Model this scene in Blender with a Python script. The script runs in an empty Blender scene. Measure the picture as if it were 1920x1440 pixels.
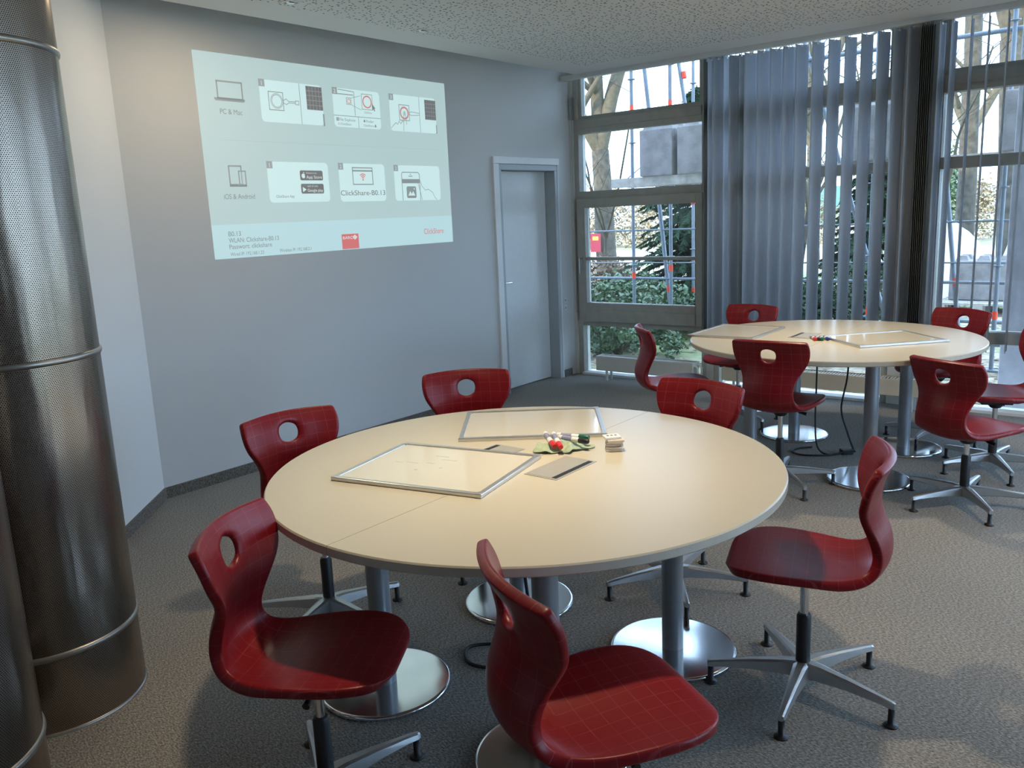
import bpy, bmesh, math, random
from mathutils import Vector, Matrix

random.seed(7)
PI = math.pi
scene = bpy.context.scene
COL = scene.collection

# ------------------------------------------------------------------ camera
F_PX = 1567.42
PITCH, ROLL, YAW = math.radians(11.404), math.radians(-2.5413), math.radians(38.8813)
CAM_H = 1.5471
fw = Vector((-math.sin(YAW) * math.cos(PITCH), math.cos(YAW) * math.cos(PITCH), -math.sin(PITCH)))
r0 = Vector((math.cos(YAW), math.sin(YAW), 0))
u0 = r0.cross(fw)
rt = r0 * math.cos(ROLL) + u0 * math.sin(ROLL)
up = u0 * math.cos(ROLL) - r0 * math.sin(ROLL)
cam_d = bpy.data.cameras.new('camera')
cam_d.sensor_width = 36.0
cam_d.lens = F_PX / 1920 * 36.0
cam_d.clip_start = 0.05
cam_d.clip_end = 300
cam = bpy.data.objects.new('camera', cam_d)
COL.objects.link(cam)
M = Matrix((rt, up, -fw)).transposed().to_4x4()
M.translation = (0, 0, CAM_H)
cam.matrix_world = M
scene.camera = cam

# ------------------------------------------------------------------ world, sun, exposure
SKY = 7.4
world = bpy.data.worlds.new('sky')
scene.world = world
world.use_nodes = True
bg = world.node_tree.nodes['Background']
bg.inputs['Color'].default_value = (0.50, 0.70, 1.0, 1)
bg.inputs['Strength'].default_value = SKY

def add_light(name, kind, loc, energy, color, direction=None, **kw):
    d = bpy.data.lights.new(name, kind)
    d.energy = energy
    d.color = color
    for k, v in kw.items():
        setattr(d, k, v)
    o = bpy.data.objects.new(name, d)
    COL.objects.link(o)
    o.location = loc
    if direction is not None:
        o.rotation_euler = Vector(direction).to_track_quat('-Z', 'Y').to_euler()
    return o
add_light('sun', 'SUN', (0, 0, 20), 7.0, (1.0, 0.86, 0.66), (0.30, 0.80, -0.42), angle=0.01)

vs = scene.view_settings
vs.view_transform = 'Standard'
vs.look = 'None'
vs.gamma = 1.0
vs.use_curve_mapping = False
vs.exposure = 0.0
LAMP_E = 17.0
LAMP_C = (1.0, 0.80, 0.54)

# ------------------------------------------------------------------ helpers
def link(o, parent=None):
    COL.objects.link(o)
    if parent is not None:
        o.parent = parent
    return o

def tag(o, label=None, cat=None, group=None, kind=None):
    if label: o['label'] = label
    if cat: o['category'] = cat
    if group: o['group'] = group
    if kind: o['kind'] = kind
    return o

def empty(name, loc=(0, 0, 0), rz=0, label=None, cat=None, group=None, kind=None):
    o = bpy.data.objects.new(name, None)
    o.empty_display_size = 0.05
    link(o)
    o.location = loc
    o.rotation_euler = (0, 0, rz)
    return tag(o, label, cat, group, kind)

class MB:
    """collects shapes, then links them as ONE mesh object"""
    def __init__(self):
        self.v = []; self.f = []; self.sm = []
    def add(self, vs_, fs, smooth=False):
        n = len(self.v)
        self.v += [tuple(q) for q in vs_]
        self.f += [tuple(i + n for i in q) for q in fs]
        self.sm += [smooth] * len(fs)
        return self
    def box(self, x0, x1, y0, y1, z0, z1, m=None):
        vs_ = [Vector((x, y, z)) for z in (z0, z1) for y in (y0, y1) for x in (x0, x1)]
        if m is not None: vs_ = [m @ q for q in vs_]
        return self.add(vs_, [(0, 2, 3, 1), (4, 5, 7, 6), (0, 1, 5, 4), (2, 6, 7, 3), (0, 4, 6, 2), (1, 3, 7, 5)])
    def tube(self, pts, rad, n=10, caps=True, smooth=True):
        pts = [Vector(q) for q in pts]
        if not isinstance(rad, (list, tuple)): rad = [rad] * len(pts)
        rings = []
        ref = Vector((0, 0, 1))
        prev = None
        for i, q in enumerate(pts):
            d = (pts[min(i + 1, len(pts) - 1)] - pts[max(i - 1, 0)])
            if d.length < 1e-9: d = Vector((0, 0, 1))
            d.normalize()
            if prev is None:
                a = ref if abs(d.z) < 0.9 else Vector((1, 0, 0))
                x = a.cross(d).normalized()
            else:
                x = (prev - d * prev.dot(d))
                if x.length < 1e-6: x = Vector((1, 0, 0)).cross(d)
                x.normalize()
            prev = x
            y = d.cross(x)
            rings.append([q + (x * math.cos(t) + y * math.sin(t)) * rad[i] for t in [2 * PI * k / n for k in range(n)]])
        vs_ = [q for rg in rings for q in rg]
        fs = []
        for i in range(len(pts) - 1):
            for k in range(n):
                a = i * n + k; b = i * n + (k + 1) % n
                fs.append((a, b, b + n, a + n))
        self.add(vs_, fs, smooth)
        if caps:
            m = len(self.v)
            self.add(rings[0], [tuple(reversed(range(n)))])
            self.add(rings[-1], [tuple(range(n))])
        return self
    def lathe(self, prof, n=32, c=(0, 0, 0), smooth=True):
        """prof: (r, z) from bottom outward to top; closed at r=0 ends with fans"""
        cx, cy, cz = c
        vs_ = []; fs = []
        for r, z in prof:
            for k in range(n):
                t = 2 * PI * k / n
                vs_.append((cx + r * math.cos(t), cy + r * math.sin(t), cz + z))
        for i in range(len(prof) - 1):
            for k in range(n):
                a = i * n + k; b = i * n + (k + 1) % n
                fs.append((a, b, b + n, a + n))
        self.add(vs_, fs, smooth)
        self.add(vs_[:n], [tuple(reversed(range(n)))])
        self.add(vs_[-n:], [tuple(range(n))])
        return self
    def build(self, name, mat, parent=None, bevel=0.0):
        me = bpy.data.meshes.new(name)
        me.from_pydata(self.v, [], self.f)
        for p_, s in zip(me.polygons, self.sm): p_.use_smooth = s
        me.update()
        if bevel > 0:
            bm = bmesh.new(); bm.from_mesh(me)
            bmesh.ops.remove_doubles(bm, verts=bm.verts, dist=1e-6)
            ed = [e for e in bm.edges if len(e.link_faces) == 2 and e.calc_face_angle(0) > 0.6]
            bmesh.ops.bevel(bm, geom=ed, offset=bevel, segments=2, affect='EDGES', profile=0.6)
            bm.to_mesh(me); bm.free()
        if mat is not None: me.materials.append(mat)
        o = bpy.data.objects.new(name, me)
        return link(o, parent)

# ------------------------------------------------------------------ materials
def lin(c):
    return tuple(((x / 255) / 12.92 if x / 255 <= 0.04045 else ((x / 255 + 0.055) / 1.055) ** 2.4) for x in c) + (1,)

def new_mat(name):
    m = bpy.data.materials.new(name)
    m.use_nodes = True
    nt = m.node_tree
    return m, nt, nt.nodes['Principled BSDF']

def mat(name, col, rough=0.5, metal=0.0, noise=0.0, nscale=20.0, bump=0.0, bscale=60.0, spec=0.5, emit=None, estr=1.0, coat=0.0):
    m, nt, b = new_mat(name)
    c = tuple(col) if len(col) == 4 else tuple(col) + (1,)
    b.inputs['Base Color'].default_value = c
    b.inputs['Roughness'].default_value = rough
    b.inputs['Metallic'].default_value = metal
    b.inputs['Specular IOR Level'].default_value = spec
    if coat: b.inputs['Coat Weight'].default_value = coat
    tc = nt.nodes.new('ShaderNodeTexCoord')
    if noise > 0:
        n = nt.nodes.new('ShaderNodeTexNoise'); n.inputs['Scale'].default_value = nscale; n.inputs['Detail'].default_value = 6
        nt.links.new(tc.outputs['Object'], n.inputs['Vector'])
        r = nt.nodes.new('ShaderNodeValToRGB')
        r.color_ramp.elements[0].position = 0.3; r.color_ramp.elements[1].position = 0.7
        r.color_ramp.elements[0].color = tuple(x * (1 - noise) for x in c[:3]) + (1,)
        r.color_ramp.elements[1].color = tuple(min(1, x * (1 + noise)) for x in c[:3]) + (1,)
        nt.links.new(n.outputs['Fac'], r.inputs['Fac'])
        nt.links.new(r.outputs['Color'], b.inputs['Base Color'])
    if bump > 0:
        n2 = nt.nodes.new('ShaderNodeTexNoise'); n2.inputs['Scale'].default_value = bscale; n2.inputs['Detail'].default_value = 4
        nt.links.new(tc.outputs['Object'], n2.inputs['Vector'])
        bp = nt.nodes.new('ShaderNodeBump'); bp.inputs['Strength'].default_value = bump; bp.inputs['Distance'].default_value = 0.01
        nt.links.new(n2.outputs['Fac'], bp.inputs['Height'])
        nt.links.new(bp.outputs['Normal'], b.inputs['Normal'])
    if emit is not None:
        b.inputs['Emission Color'].default_value = tuple(emit) + (1,)
        b.inputs['Emission Strength'].default_value = estr
    return m

def math_node(nt, op, a, b=None):
    n = nt.nodes.new('ShaderNodeMath'); n.operation = op
    for i, q in enumerate((a, b)):
        if q is None: continue
        if isinstance(q, (int, float)): n.inputs[i].default_value = q
        else: nt.links.new(q, n.inputs[i])
    return n.outputs[0]

# carpet: speckled needle felt
def carpet_mat(name, dark, mid, light, sc=1.0):
    m, nt, b = new_mat(name)
    tc = nt.nodes.new('ShaderNodeTexCoord')
    n1 = nt.nodes.new('ShaderNodeTexNoise'); n1.inputs['Scale'].default_value = 95 * sc; n1.inputs['Detail'].default_value = 3; n1.inputs['Roughness'].default_value = 0.7
    mp = nt.nodes.new('ShaderNodeMapping'); mp.inputs['Scale'].default_value = (1.0, 2.2, 1.0); mp.inputs['Rotation'].default_value = (0, 0, 0.5)
    nt.links.new(tc.outputs['Object'], mp.inputs['Vector'])
    nt.links.new(mp.outputs['Vector'], n1.inputs['Vector'])
    r = nt.nodes.new('ShaderNodeValToRGB')
    e = r.color_ramp.elements
    e[0].position = 0.34; e[0].color = dark + (1,)
    e[1].position = 0.68; e[1].color = light + (1,)
    k = e.new(0.5); k.color = mid + (1,)
    nt.links.new(n1.outputs['Fac'], r.inputs['Fac'])
    n3 = nt.nodes.new('ShaderNodeTexNoise'); n3.inputs['Scale'].default_value = 1.3; n3.inputs['Detail'].default_value = 2
    nt.links.new(tc.outputs['Object'], n3.inputs['Vector'])
    mx = nt.nodes.new('ShaderNodeMix'); mx.data_type = 'RGBA'; mx.blend_type = 'MULTIPLY'
    mx.inputs[0].default_value = 0.25
    nt.links.new(r.outputs['Color'], mx.inputs[6]); nt.links.new(n3.outputs['Fac'], mx.inputs[7])
    nt.links.new(mx.outputs[2], b.inputs['Base Color'])
    b.inputs['Roughness'].default_value = 0.95
    b.inputs['Specular IOR Level'].default_value = 0.15
    b.inputs['Sheen Weight'].default_value = 0.15
    bp = nt.nodes.new('ShaderNodeBump'); bp.inputs['Strength'].default_value = 0.5; bp.inputs['Distance'].default_value = 0.004
    nt.links.new(n1.outputs['Fac'], bp.inputs['Height'])
    nt.links.new(bp.outputs['Normal'], b.inputs['Normal'])
    return m
M_CARPET = carpet_mat('carpet', (0.085, 0.080, 0.073), (0.25, 0.234, 0.21), (0.50, 0.475, 0.43))
M_SKIRT = carpet_mat('carpet_skirting', (0.06, 0.054, 0.048), (0.16, 0.145, 0.125), (0.33, 0.30, 0.26), 1.0)
M_WALL = mat('wall_paint', (0.66, 0.66, 0.65), 0.85, bump=0.05, bscale=150)
M_WALL2 = mat('wall_paint_light', (0.80, 0.80, 0.79), 0.85, bump=0.05, bscale=150)
M_RING = mat('dull_steel_ring', (0.36, 0.34, 0.31), 0.36, 0.9, noise=0.05)
M_WHITE = mat('white_paint', (0.80, 0.80, 0.79), 0.45, noise=0.02)
M_DOORFRAME = mat('door_frame_grey', (0.42, 0.46, 0.48), 0.4, noise=0.02)
M_DOOR = mat('door_leaf_white', (0.74, 0.75, 0.74), 0.35, noise=0.02)
M_FRAME = mat('window_frame_paint', (0.43, 0.42, 0.37), 0.5, noise=0.08, nscale=12)
M_FRAME_L = mat('window_post_paint', (0.62, 0.60, 0.55), 0.6, noise=0.06, nscale=9)
M_SEAL = mat('rubber_seal', (0.02, 0.02, 0.02), 0.6, noise=0.05)
M_CHROME = mat('chrome', (0.72, 0.73, 0.75), 0.12, 1.0, noise=0.03, nscale=40)
M_ALU = mat('aluminium', (0.46, 0.47, 0.47), 0.33, 0.85, noise=0.05, nscale=30)
M_ALUF = mat('board_frame_aluminium', (0.62, 0.62, 0.60), 0.32, 0.8, noise=0.03, nscale=50)
M_LEG = mat('grey_metal_lacquer', (0.27, 0.29, 0.31), 0.38, 0.55, noise=0.04, nscale=25)
M_BLACK = mat('black_plastic', (0.012, 0.012, 0.013), 0.45, noise=0.1, nscale=30)
M_CABLE = mat('black_cable', (0.015, 0.015, 0.017), 0.5, noise=0.05)
M_TABLE = mat('cream_laminate', (0.57, 0.53, 0.425), 0.30, noise=0.012, nscale=3, spec=0.4)
M_TEDGE = mat('cream_edge_band', (0.60, 0.53, 0.43), 0.45, noise=0.02)
M_PLATE = mat('grey_cable_plate', (0.42, 0.41, 0.38), 0.4, 0.2, noise=0.03)
M_BOARD = mat('whiteboard_enamel', (0.64, 0.61, 0.52), 0.06, noise=0.012, nscale=6, spec=0.6)
M_SLAT = mat('blind_fabric', (0.74, 0.77, 0.82), 0.8, noise=0.03, nscale=40)
def translucent(m, w):
    nt = m.node_tree; b = nt.nodes['Principled BSDF']; out = [n for n in nt.nodes if n.type == 'OUTPUT_MATERIAL'][0]
    t = nt.nodes.new('ShaderNodeBsdfTranslucent'); t.inputs['Color'].default_value = b.inputs['Base Color'].default_value
    mx = nt.nodes.new('ShaderNodeMixShader'); mx.inputs[0].default_value = w
    nt.links.new(b.outputs[0], mx.inputs[1]); nt.links.new(t.outputs[0], mx.inputs[2]); nt.links.new(mx.outputs[0], out.inputs['Surface'])
translucent(M_SLAT, 0.33)
M_SLAT_SHADE = mat('blind_fabric_shaded', (0.20, 0.19, 0.165), 0.85, noise=0.05, nscale=40)  # same slat fabric, darkened to stand for shade on bunched and edge-on slats
M_RAD = mat('radiator_enamel', (0.72, 0.70, 0.63), 0.4, noise=0.02)
M_RAD2 = mat('radiator_enamel_beige', (0.58, 0.53, 0.42), 0.5, noise=0.05, nscale=14)
M_GALV = mat('galvanised_tube', (0.20, 0.225, 0.26), 0.5, 0.3, noise=0.10, nscale=18)
M_ORANGE = mat('orange_red_band', (0.85, 0.07, 0.025), 0.5, noise=0.05)
M_CONC = mat('concrete', (0.27, 0.245, 0.235), 0.9, noise=0.22, nscale=7, bump=0.4, bscale=40)
M_PILLAR = mat('pale_render', (0.74, 0.69, 0.73), 0.9, noise=0.12, nscale=9, bump=0.3, bscale=60)
M_WOODP = mat('weathered_pallet_wood', (0.45, 0.41, 0.36), 0.9, noise=0.2, nscale=15)
M_BARK = mat('pale_bark', (0.095, 0.08, 0.06), 0.95, noise=0.40, nscale=9, bump=0.8, bscale=22)
M_TWIG = mat('bare_twigs', (0.11, 0.088, 0.055), 0.95, noise=0.25, nscale=14)
M_SPRUCE = mat('spruce_needles', (0.035, 0.075, 0.035), 0.75, noise=0.45, nscale=5)
M_LEAF = mat('evergreen_leaves', (0.10, 0.15, 0.07), 0.55, noise=0.5, nscale=7)
M_LITTER = mat('dry_leaves', (0.30, 0.22, 0.15), 0.9, noise=0.5, nscale=9)
M_HEDGE = mat('winter_shrub', (0.34, 0.27, 0.17), 0.95, noise=0.4, nscale=4)
M_TARP = mat('white_tarpaulin', (0.85, 0.86, 0.88), 0.6, noise=0.03)
M_GLASSBOX = mat('green_glass_facade', (0.10, 0.22, 0.20), 0.2, noise=0.15, nscale=2)
M_SIGNR = mat('sign_red', (0.50, 0.04, 0.06), 0.5, noise=0.03)
M_SIGNY = mat('sign_yellow', (0.85, 0.55, 0.08), 0.5, noise=0.03)

# red chair shell with thin pale check print
def shell_mat():
    m, nt, b = new_mat('red_chair_plastic')
    uv = nt.nodes.new('ShaderNodeUVMap')
    sp = nt.nodes.new('ShaderNodeSeparateXYZ')
    nt.links.new(uv.outputs['UV'], sp.inputs[0])
    masks = []
    for i, off in ((0, 0.0225), (1, 0.01)):
        a = math_node(nt, 'ADD', sp.outputs[i], 5 + off)
        a = math_node(nt, 'DIVIDE', a, 0.045)
        a = math_node(nt, 'FRACT', a)
        masks.append(math_node(nt, 'LESS_THAN', a, 0.045))
    mk = math_node(nt, 'MAXIMUM', masks[0], masks[1])
    tc = nt.nodes.new('ShaderNodeTexCoord')
    n = nt.nodes.new('ShaderNodeTexNoise'); n.inputs['Scale'].default_value = 22; n.inputs['Detail'].default_value = 2
    nt.links.new(tc.outputs['Object'], n.inputs['Vector'])
    mk2 = math_node(nt, 'MULTIPLY', mk, math_node(nt, 'MULTIPLY', n.outputs['Fac'], 0.5))
    mx = nt.nodes.new('ShaderNodeMix'); mx.data_type = 'RGBA'
    nt.links.new(mk2, mx.inputs[0])
    mx.inputs[6].default_value = (0.205, 0.006, 0.010, 1)
    mx.inputs[7].default_value = (0.46, 0.12, 0.145, 1)
    nt.links.new(mx.outputs[2], b.inputs['Base Color'])
    b.inputs['Roughness'].default_value = 0.34
    b.inputs['Specular IOR Level'].default_value = 0.34
    n2 = nt.nodes.new('ShaderNodeTexNoise'); n2.inputs['Scale'].default_value = 420
    nt.links.new(tc.outputs['Object'], n2.inputs['Vector'])
    bp = nt.nodes.new('ShaderNodeBump'); bp.inputs['Strength'].default_value = 0.06; bp.inputs['Distance'].default_value = 0.002
    nt.links.new(n2.outputs['Fac'], bp.inputs['Height']); nt.links.new(bp.outputs['Normal'], b.inputs['Normal'])
    return m
M_RED = shell_mat()

# thin window glass: clear, mirror-like only by Fresnel
def glass_mat():
    m = bpy.data.materials.new('window_glass'); m.use_nodes = True
    nt = m.node_tree; nt.nodes.clear()
    out = nt.nodes.new('ShaderNodeOutputMaterial')
    tr = nt.nodes.new('ShaderNodeBsdfTransparent'); tr.inputs['Color'].default_value = (0.93, 0.965, 0.97, 1)
    gl = nt.nodes.new('ShaderNodeBsdfGlossy'); gl.inputs['Roughness'].default_value = 0.0
    lw = nt.nodes.new('ShaderNodeFresnel'); lw.inputs['IOR'].default_value = 1.45
    mx = nt.nodes.new('ShaderNodeMixShader')
    nt.links.new(lw.outputs[0], mx.inputs[0]); nt.links.new(tr.outputs[0], mx.inputs[1]); nt.links.new(gl.outputs[0], mx.inputs[2])
    nt.links.new(mx.outputs[0], out.inputs['Surface'])
    return m
M_GLASS = glass_mat()

# perforated steel column (uv = arc length, height in metres)
def perf_mat():
    m, nt, b = new_mat('perforated_steel')
    uv = nt.nodes.new('ShaderNodeUVMap')
    sp = nt.nodes.new('ShaderNodeSeparateXYZ'); nt.links.new(uv.outputs['UV'], sp.inputs[0])
    PX, PZ = 0.0062, 0.0107
    def grid(ox, oz):
        a = math_node(nt, 'SUBTRACT', math_node(nt, 'FRACT', math_node(nt, 'ADD', math_node(nt, 'DIVIDE', sp.outputs[0], PX), 100 + ox)), 0.5)
        c = math_node(nt, 'SUBTRACT', math_node(nt, 'FRACT', math_node(nt, 'ADD', math_node(nt, 'DIVIDE', sp.outputs[1], PZ), 100 + oz)), 0.5)
        a = math_node(nt, 'MULTIPLY', a, PX); c = math_node(nt, 'MULTIPLY', c, PZ)
        d = math_node(nt, 'ADD', math_node(nt, 'MULTIPLY', a, a), math_node(nt, 'MULTIPLY', c, c))
        return math_node(nt, 'LESS_THAN', d, 0.0019 ** 2)
    mk = math_node(nt, 'MAXIMUM', grid(0, 0), grid(0.5, 0.5))
    mx = nt.nodes.new('ShaderNodeMix'); mx.data_type = 'RGBA'
    nt.links.new(mk, mx.inputs[0])
    mx.inputs[6].default_value = (0.40, 0.325, 0.26, 1); mx.inputs[7].default_value = (0.015, 0.014, 0.013, 1)
    nt.links.new(mx.outputs[2], b.inputs['Base Color'])
    met = math_node(nt, 'SUBTRACT', 1.0, mk)
    nt.links.new(met, b.inputs['Metallic'])
    b.inputs['Roughness'].default_value = 0.27
    tc = nt.nodes.new('ShaderNodeTexCoord')
    n = nt.nodes.new('ShaderNodeTexNoise'); n.inputs['Scale'].default_value = 5; n.inputs['Detail'].default_value = 3
    mp = nt.nodes.new('ShaderNodeMapping'); mp.inputs['Scale'].default_value = (1, 1, 0.22)
    nt.links.new(tc.outputs['Object'], mp.inputs['Vector']); nt.links.new(mp.outputs['Vector'], n.inputs['Vector'])
    bp = nt.nodes.new('ShaderNodeBump'); bp.inputs['Strength'].default_value = 0.5; bp.inputs['Distance'].default_value = 0.03
    nt.links.new(n.outputs['Fac'], bp.inputs['Height']); nt.links.new(bp.outputs['Normal'], b.inputs['Normal'])
    return m
M_PERF = perf_mat()

# randomly perforated ceiling panel, plain border along its edges
CX0, CY1, CZ = -4.352, 6.477, 2.74
def ceil_mat():
    m, nt, b = new_mat('perforated_ceiling_panel')
    tc = nt.nodes.new('ShaderNodeTexCoord')
    sp = nt.nodes.new('ShaderNodeSeparateXYZ'); nt.links.new(tc.outputs['Object'], sp.inputs[0])
    mk = None
    for sc, rad, off in ((21.0, 0.13, 0.0), (27.0, 0.15, 3.3)):
        mp = nt.nodes.new('ShaderNodeMapping'); mp.inputs['Location'].default_value = (off, off * 2, 0); mp.inputs['Scale'].default_value = (1, 1, 0)
        nt.links.new(tc.outputs['Object'], mp.inputs['Vector'])
        vo = nt.nodes.new('ShaderNodeTexVoronoi'); vo.voronoi_dimensions = '2D'; vo.inputs['Scale'].default_value = sc; vo.inputs['Randomness'].default_value = 0.85
        nt.links.new(mp.outputs['Vector'], vo.inputs['Vector'])
        q = math_node(nt, 'LESS_THAN', vo.outputs['Distance'], rad)
        sc_ = nt.nodes.new('ShaderNodeSeparateXYZ'); nt.links.new(vo.outputs['Color'], sc_.inputs[0])
        q = math_node(nt, 'MULTIPLY', q, math_node(nt, 'GREATER_THAN', sc_.outputs[0], 0.38))
        mk = q if mk is None else math_node(nt, 'MAXIMUM', mk, q)
    mk = math_node(nt, 'MULTIPLY', mk, math_node(nt, 'GREATER_THAN', sp.outputs[0], CX0 + 0.30))
    mk = math_node(nt, 'MULTIPLY', mk, math_node(nt, 'LESS_THAN', sp.outputs[1], CY1 - 0.30))
    mx = nt.nodes.new('ShaderNodeMix'); mx.data_type = 'RGBA'
    nt.links.new(mk, mx.inputs[0])
    mx.inputs[6].default_value = (0.84, 0.84, 0.82, 1); mx.inputs[7].default_value = (0.08, 0.08, 0.08, 1)
    nt.links.new(mx.outputs[2], b.inputs['Base Color'])
    b.inputs['Roughness'].default_value = 0.9
    return m
M_CEIL = ceil_mat()

def ground_mat():
    m, nt, b = new_mat('leaf_strewn_ground')
    tc = nt.nodes.new('ShaderNodeTexCoord')
    v = nt.nodes.new('ShaderNodeTexVoronoi'); v.inputs['Scale'].default_value = 16
    nt.links.new(tc.outputs['Object'], v.inputs['Vector'])
    r = nt.nodes.new('ShaderNodeValToRGB'); e = r.color_ramp.elements
    e[0].color = (0.10, 0.085, 0.05, 1); e[1].color = (0.52, 0.44, 0.34, 1); e[1].position = 0.9
    k = e.new(0.45); k.color = (0.30, 0.24, 0.16, 1)
    nt.links.new(v.outputs['Color'], r.inputs['Fac'])
    n = nt.nodes.new('ShaderNodeTexNoise'); n.inputs['Scale'].default_value = 0.35; n.inputs['Detail'].default_value = 4
    nt.links.new(tc.outputs['Object'], n.inputs['Vector'])
    rr = nt.nodes.new('ShaderNodeValToRGB'); rr.color_ramp.elements[0].position = 0.45; rr.color_ramp.elements[1].position = 0.6
    nt.links.new(n.outputs['Fac'], rr.inputs['Fac'])
    mx = nt.nodes.new('ShaderNodeMix'); mx.data_type = 'RGBA'
    nt.links.new(rr.outputs['Color'], mx.inputs[0]); nt.links.new(r.outputs['Color'], mx.inputs[6])
    mx.inputs[7].default_value = (0.20, 0.24, 0.09, 1)
    nt.links.new(mx.outputs[2], b.inputs['Base Color'])
    b.inputs['Roughness'].default_value = 0.95
    return m
M_GROUND = ground_mat()
M_PATH = mat('pale_gravel_path', (0.62, 0.57, 0.50), 0.95, noise=0.12, nscale=12)

# ------------------------------------------------------------------ the room shell
WX, WY, WTOP = -4.568, 6.717, 3.05
XR, YB = 3.4, -3.2
def struct(mb, name, m, parent=None, bevel=0):
    return tag(mb.build(name, m, parent, bevel), kind='structure')

struct(MB().box(-5.0, XR, YB, 6.78, -0.12, 0.0), 'floor', M_CARPET)
DY0, DY1, DZ1 = 5.605, 6.405, 1.958
w = MB()
w.box(WX - 0.30, WX, 2.37, DY0, 0, WTOP)
w.box(WX - 0.30, WX, DY1, 6.86, 0, WTOP)
w.box(WX - 0.30, WX, DY0, DY1, DZ1, WTOP)
struct(w, 'wall_left', M_WALL)
# diagonal wall behind the columns
dA, dB = Vector((WX, 2.37)), Vector((WX + 3.6 * 0.684, 2.37 - 3.6 * 0.7295))
dn = Vector((-0.7295, -0.684))
w = MB()
q = [dA, dB, dB + dn * 0.25, dA + dn * 0.25]
w.add([(a.x, a.y, z) for z in (0, WTOP) for a in q], [(3, 2, 1, 0), (4, 5, 6, 7), (0, 1, 5, 4), (1, 2, 6, 5), (2, 3, 7, 6), (3, 0, 4, 7)])
struct(w, 'wall_diagonal', M_WALL2)
struct(MB().box(XR, XR + 0.15, YB, 6.86, 2.99, WTOP), 'wall_right', M_WALL2)
struct(MB().box(dB.x - 0.3, XR + 0.2, YB - 0.2, YB, 0, WTOP), 'wall_back', M_WALL2)
w = MB().box(dB.x - 0.35, dB.x - 0.1, YB, dB.y + 0.1, 0, WTOP)
struct(w, 'wall_rear_left', M_WALL2)
# hung ceiling panel and an unseen roof mass, raised to shade the ground
w = MB()
cp = [(CX0, CY1), (CX0, 2.25), (-1.9, -0.35), (-1.9, YB + 0.1), (XR - 0.05, YB + 0.1), (XR - 0.05, CY1)]
n = len(cp)
w.add([(x, y, z) for z in (CZ, CZ + 0.03) for x, y in cp], [tuple(range(n)), tuple(range(2 * n - 1, n - 1, -1))] + [(i, i + n, (i + 1) % n + n, (i + 1) % n) for i in range(n)])
struct(w, 'ceiling', M_CEIL)
struct(MB().box(-5.0, XR + 0.2, YB - 0.2, 6.9, WTOP, 7.2), 'roof', M_WALL)
# thin shadow joint and edge trim along the window side of the panel
struct(MB().box(CX0 + 0.012, XR - 0.06, CY1 + 0.0, CY1 + 0.010, CZ + 0.004, CZ + 0.03), 'trim_1', M_SEAL)

# skirting strips of carpet
struct(MB().box(WX, WX + 0.012, 2.37, DY0 - 0.075, 0, 0.066), 'baseboard_left', M_SKIRT)
struct(MB().box(WX, WX + 0.012, DY1 + 0.055, 6.60, 0, 0.066), 'baseboard_corner', M_SKIRT)
w = MB()
q = [dA, dB, dB - dn * 0.012, dA - dn * 0.012]
w.add([(a.x, a.y, z) for z in (0, 0.066) for a in q], [(3, 2, 1, 0), (4, 5, 6, 7), (0, 1, 5, 4), (1, 2, 6, 5), (2, 3, 7, 6), (3, 0, 4, 7)])
struct(w, 'baseboard_diagonal', M_SKIRT)

# door in the left wall
door = empty('door_1', (0, 0, 0), kind='structure')
tag(door, 'white door in a grey steel frame at the end of the left wall')
XL = WX - 0.10
leaf = MB().box(XL - 0.045, XL, DY0 + 0.03, DY1 - 0.008, 0.008, DZ1 - 0.035).build('door_leaf', M_DOOR, door, 0.003)
f = MB()
f.box(WX - 0.20, WX + 0.012, DY0 - 0.012, DY0 + 0.028, 0, DZ1 - 0.0325)
f.box(WX - 0.20, WX + 0.012, DY1 - 0.004, DY1 + 0.036, 0, DZ1 - 0.0325)
f.box(WX - 0.20, WX + 0.012, DY0 - 0.012, DY1 + 0.036, DZ1 - 0.032, DZ1 + 0.016)
f.build('door_frame', M_DOORFRAME, door, 0.004)
f = MB()
f.box(WX, WX + 0.022, DY0 - 0.085, DY0 - 0.013, 0, DZ1 + 0.0165)
f.box(WX, WX + 0.022, DY0 - 0.085, DY1 + 0.06, DZ1 + 0.017, DZ1 + 0.075)
f.box(WX, WX + 0.016, DY1 + 0.037, DY1 + 0.052, 0, DZ1 + 0.017)
f.build('architrave', M_WHITE, door, 0.004)
MB().box(XL - 0.06, XL - 0.046, DY0 - 0.01, DY1 + 0.03, 0, DZ1).build('rebate', M_SEAL, door)
h = MB()
h.tube([(XL, DY0 + 0.075, 0.967), (XL + 0.045, DY0 + 0.075, 0.967)], 0.009, 12)
h.tube([(XL + 0.045, DY0 + 0.068, 0.967), (XL + 0.048, DY0 + 0.13, 0.966), (XL + 0.046, DY0 + 0.185, 0.965)], 0.008, 12)
h.lathe([(0.0245, 0), (0.0245, 0.006)], 20, (0, 0, 0))
hv = h.build('door_handle', M_CHROME, leaf)
# rose was lathed about z at the origin: turn those vertices onto the leaf
nv = len(hv.data.vertices)
for v in hv.data.vertices:
    if abs(v.co.x) < 0.1 and abs(v.co.y) < 0.1:
        v.co = Vector((XL + v.co.z, DY0 + 0.075 + v.co.x, 0.967 + v.co.y))

# ------------------------------------------------------------------ window wall
def frame_bar(mb, x0, x1, z0, z1, yi=0.0, depth=0.09, step=0.0):
    mb.box(x0, x1, WY - yi, WY + depth, z0, z1)

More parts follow.
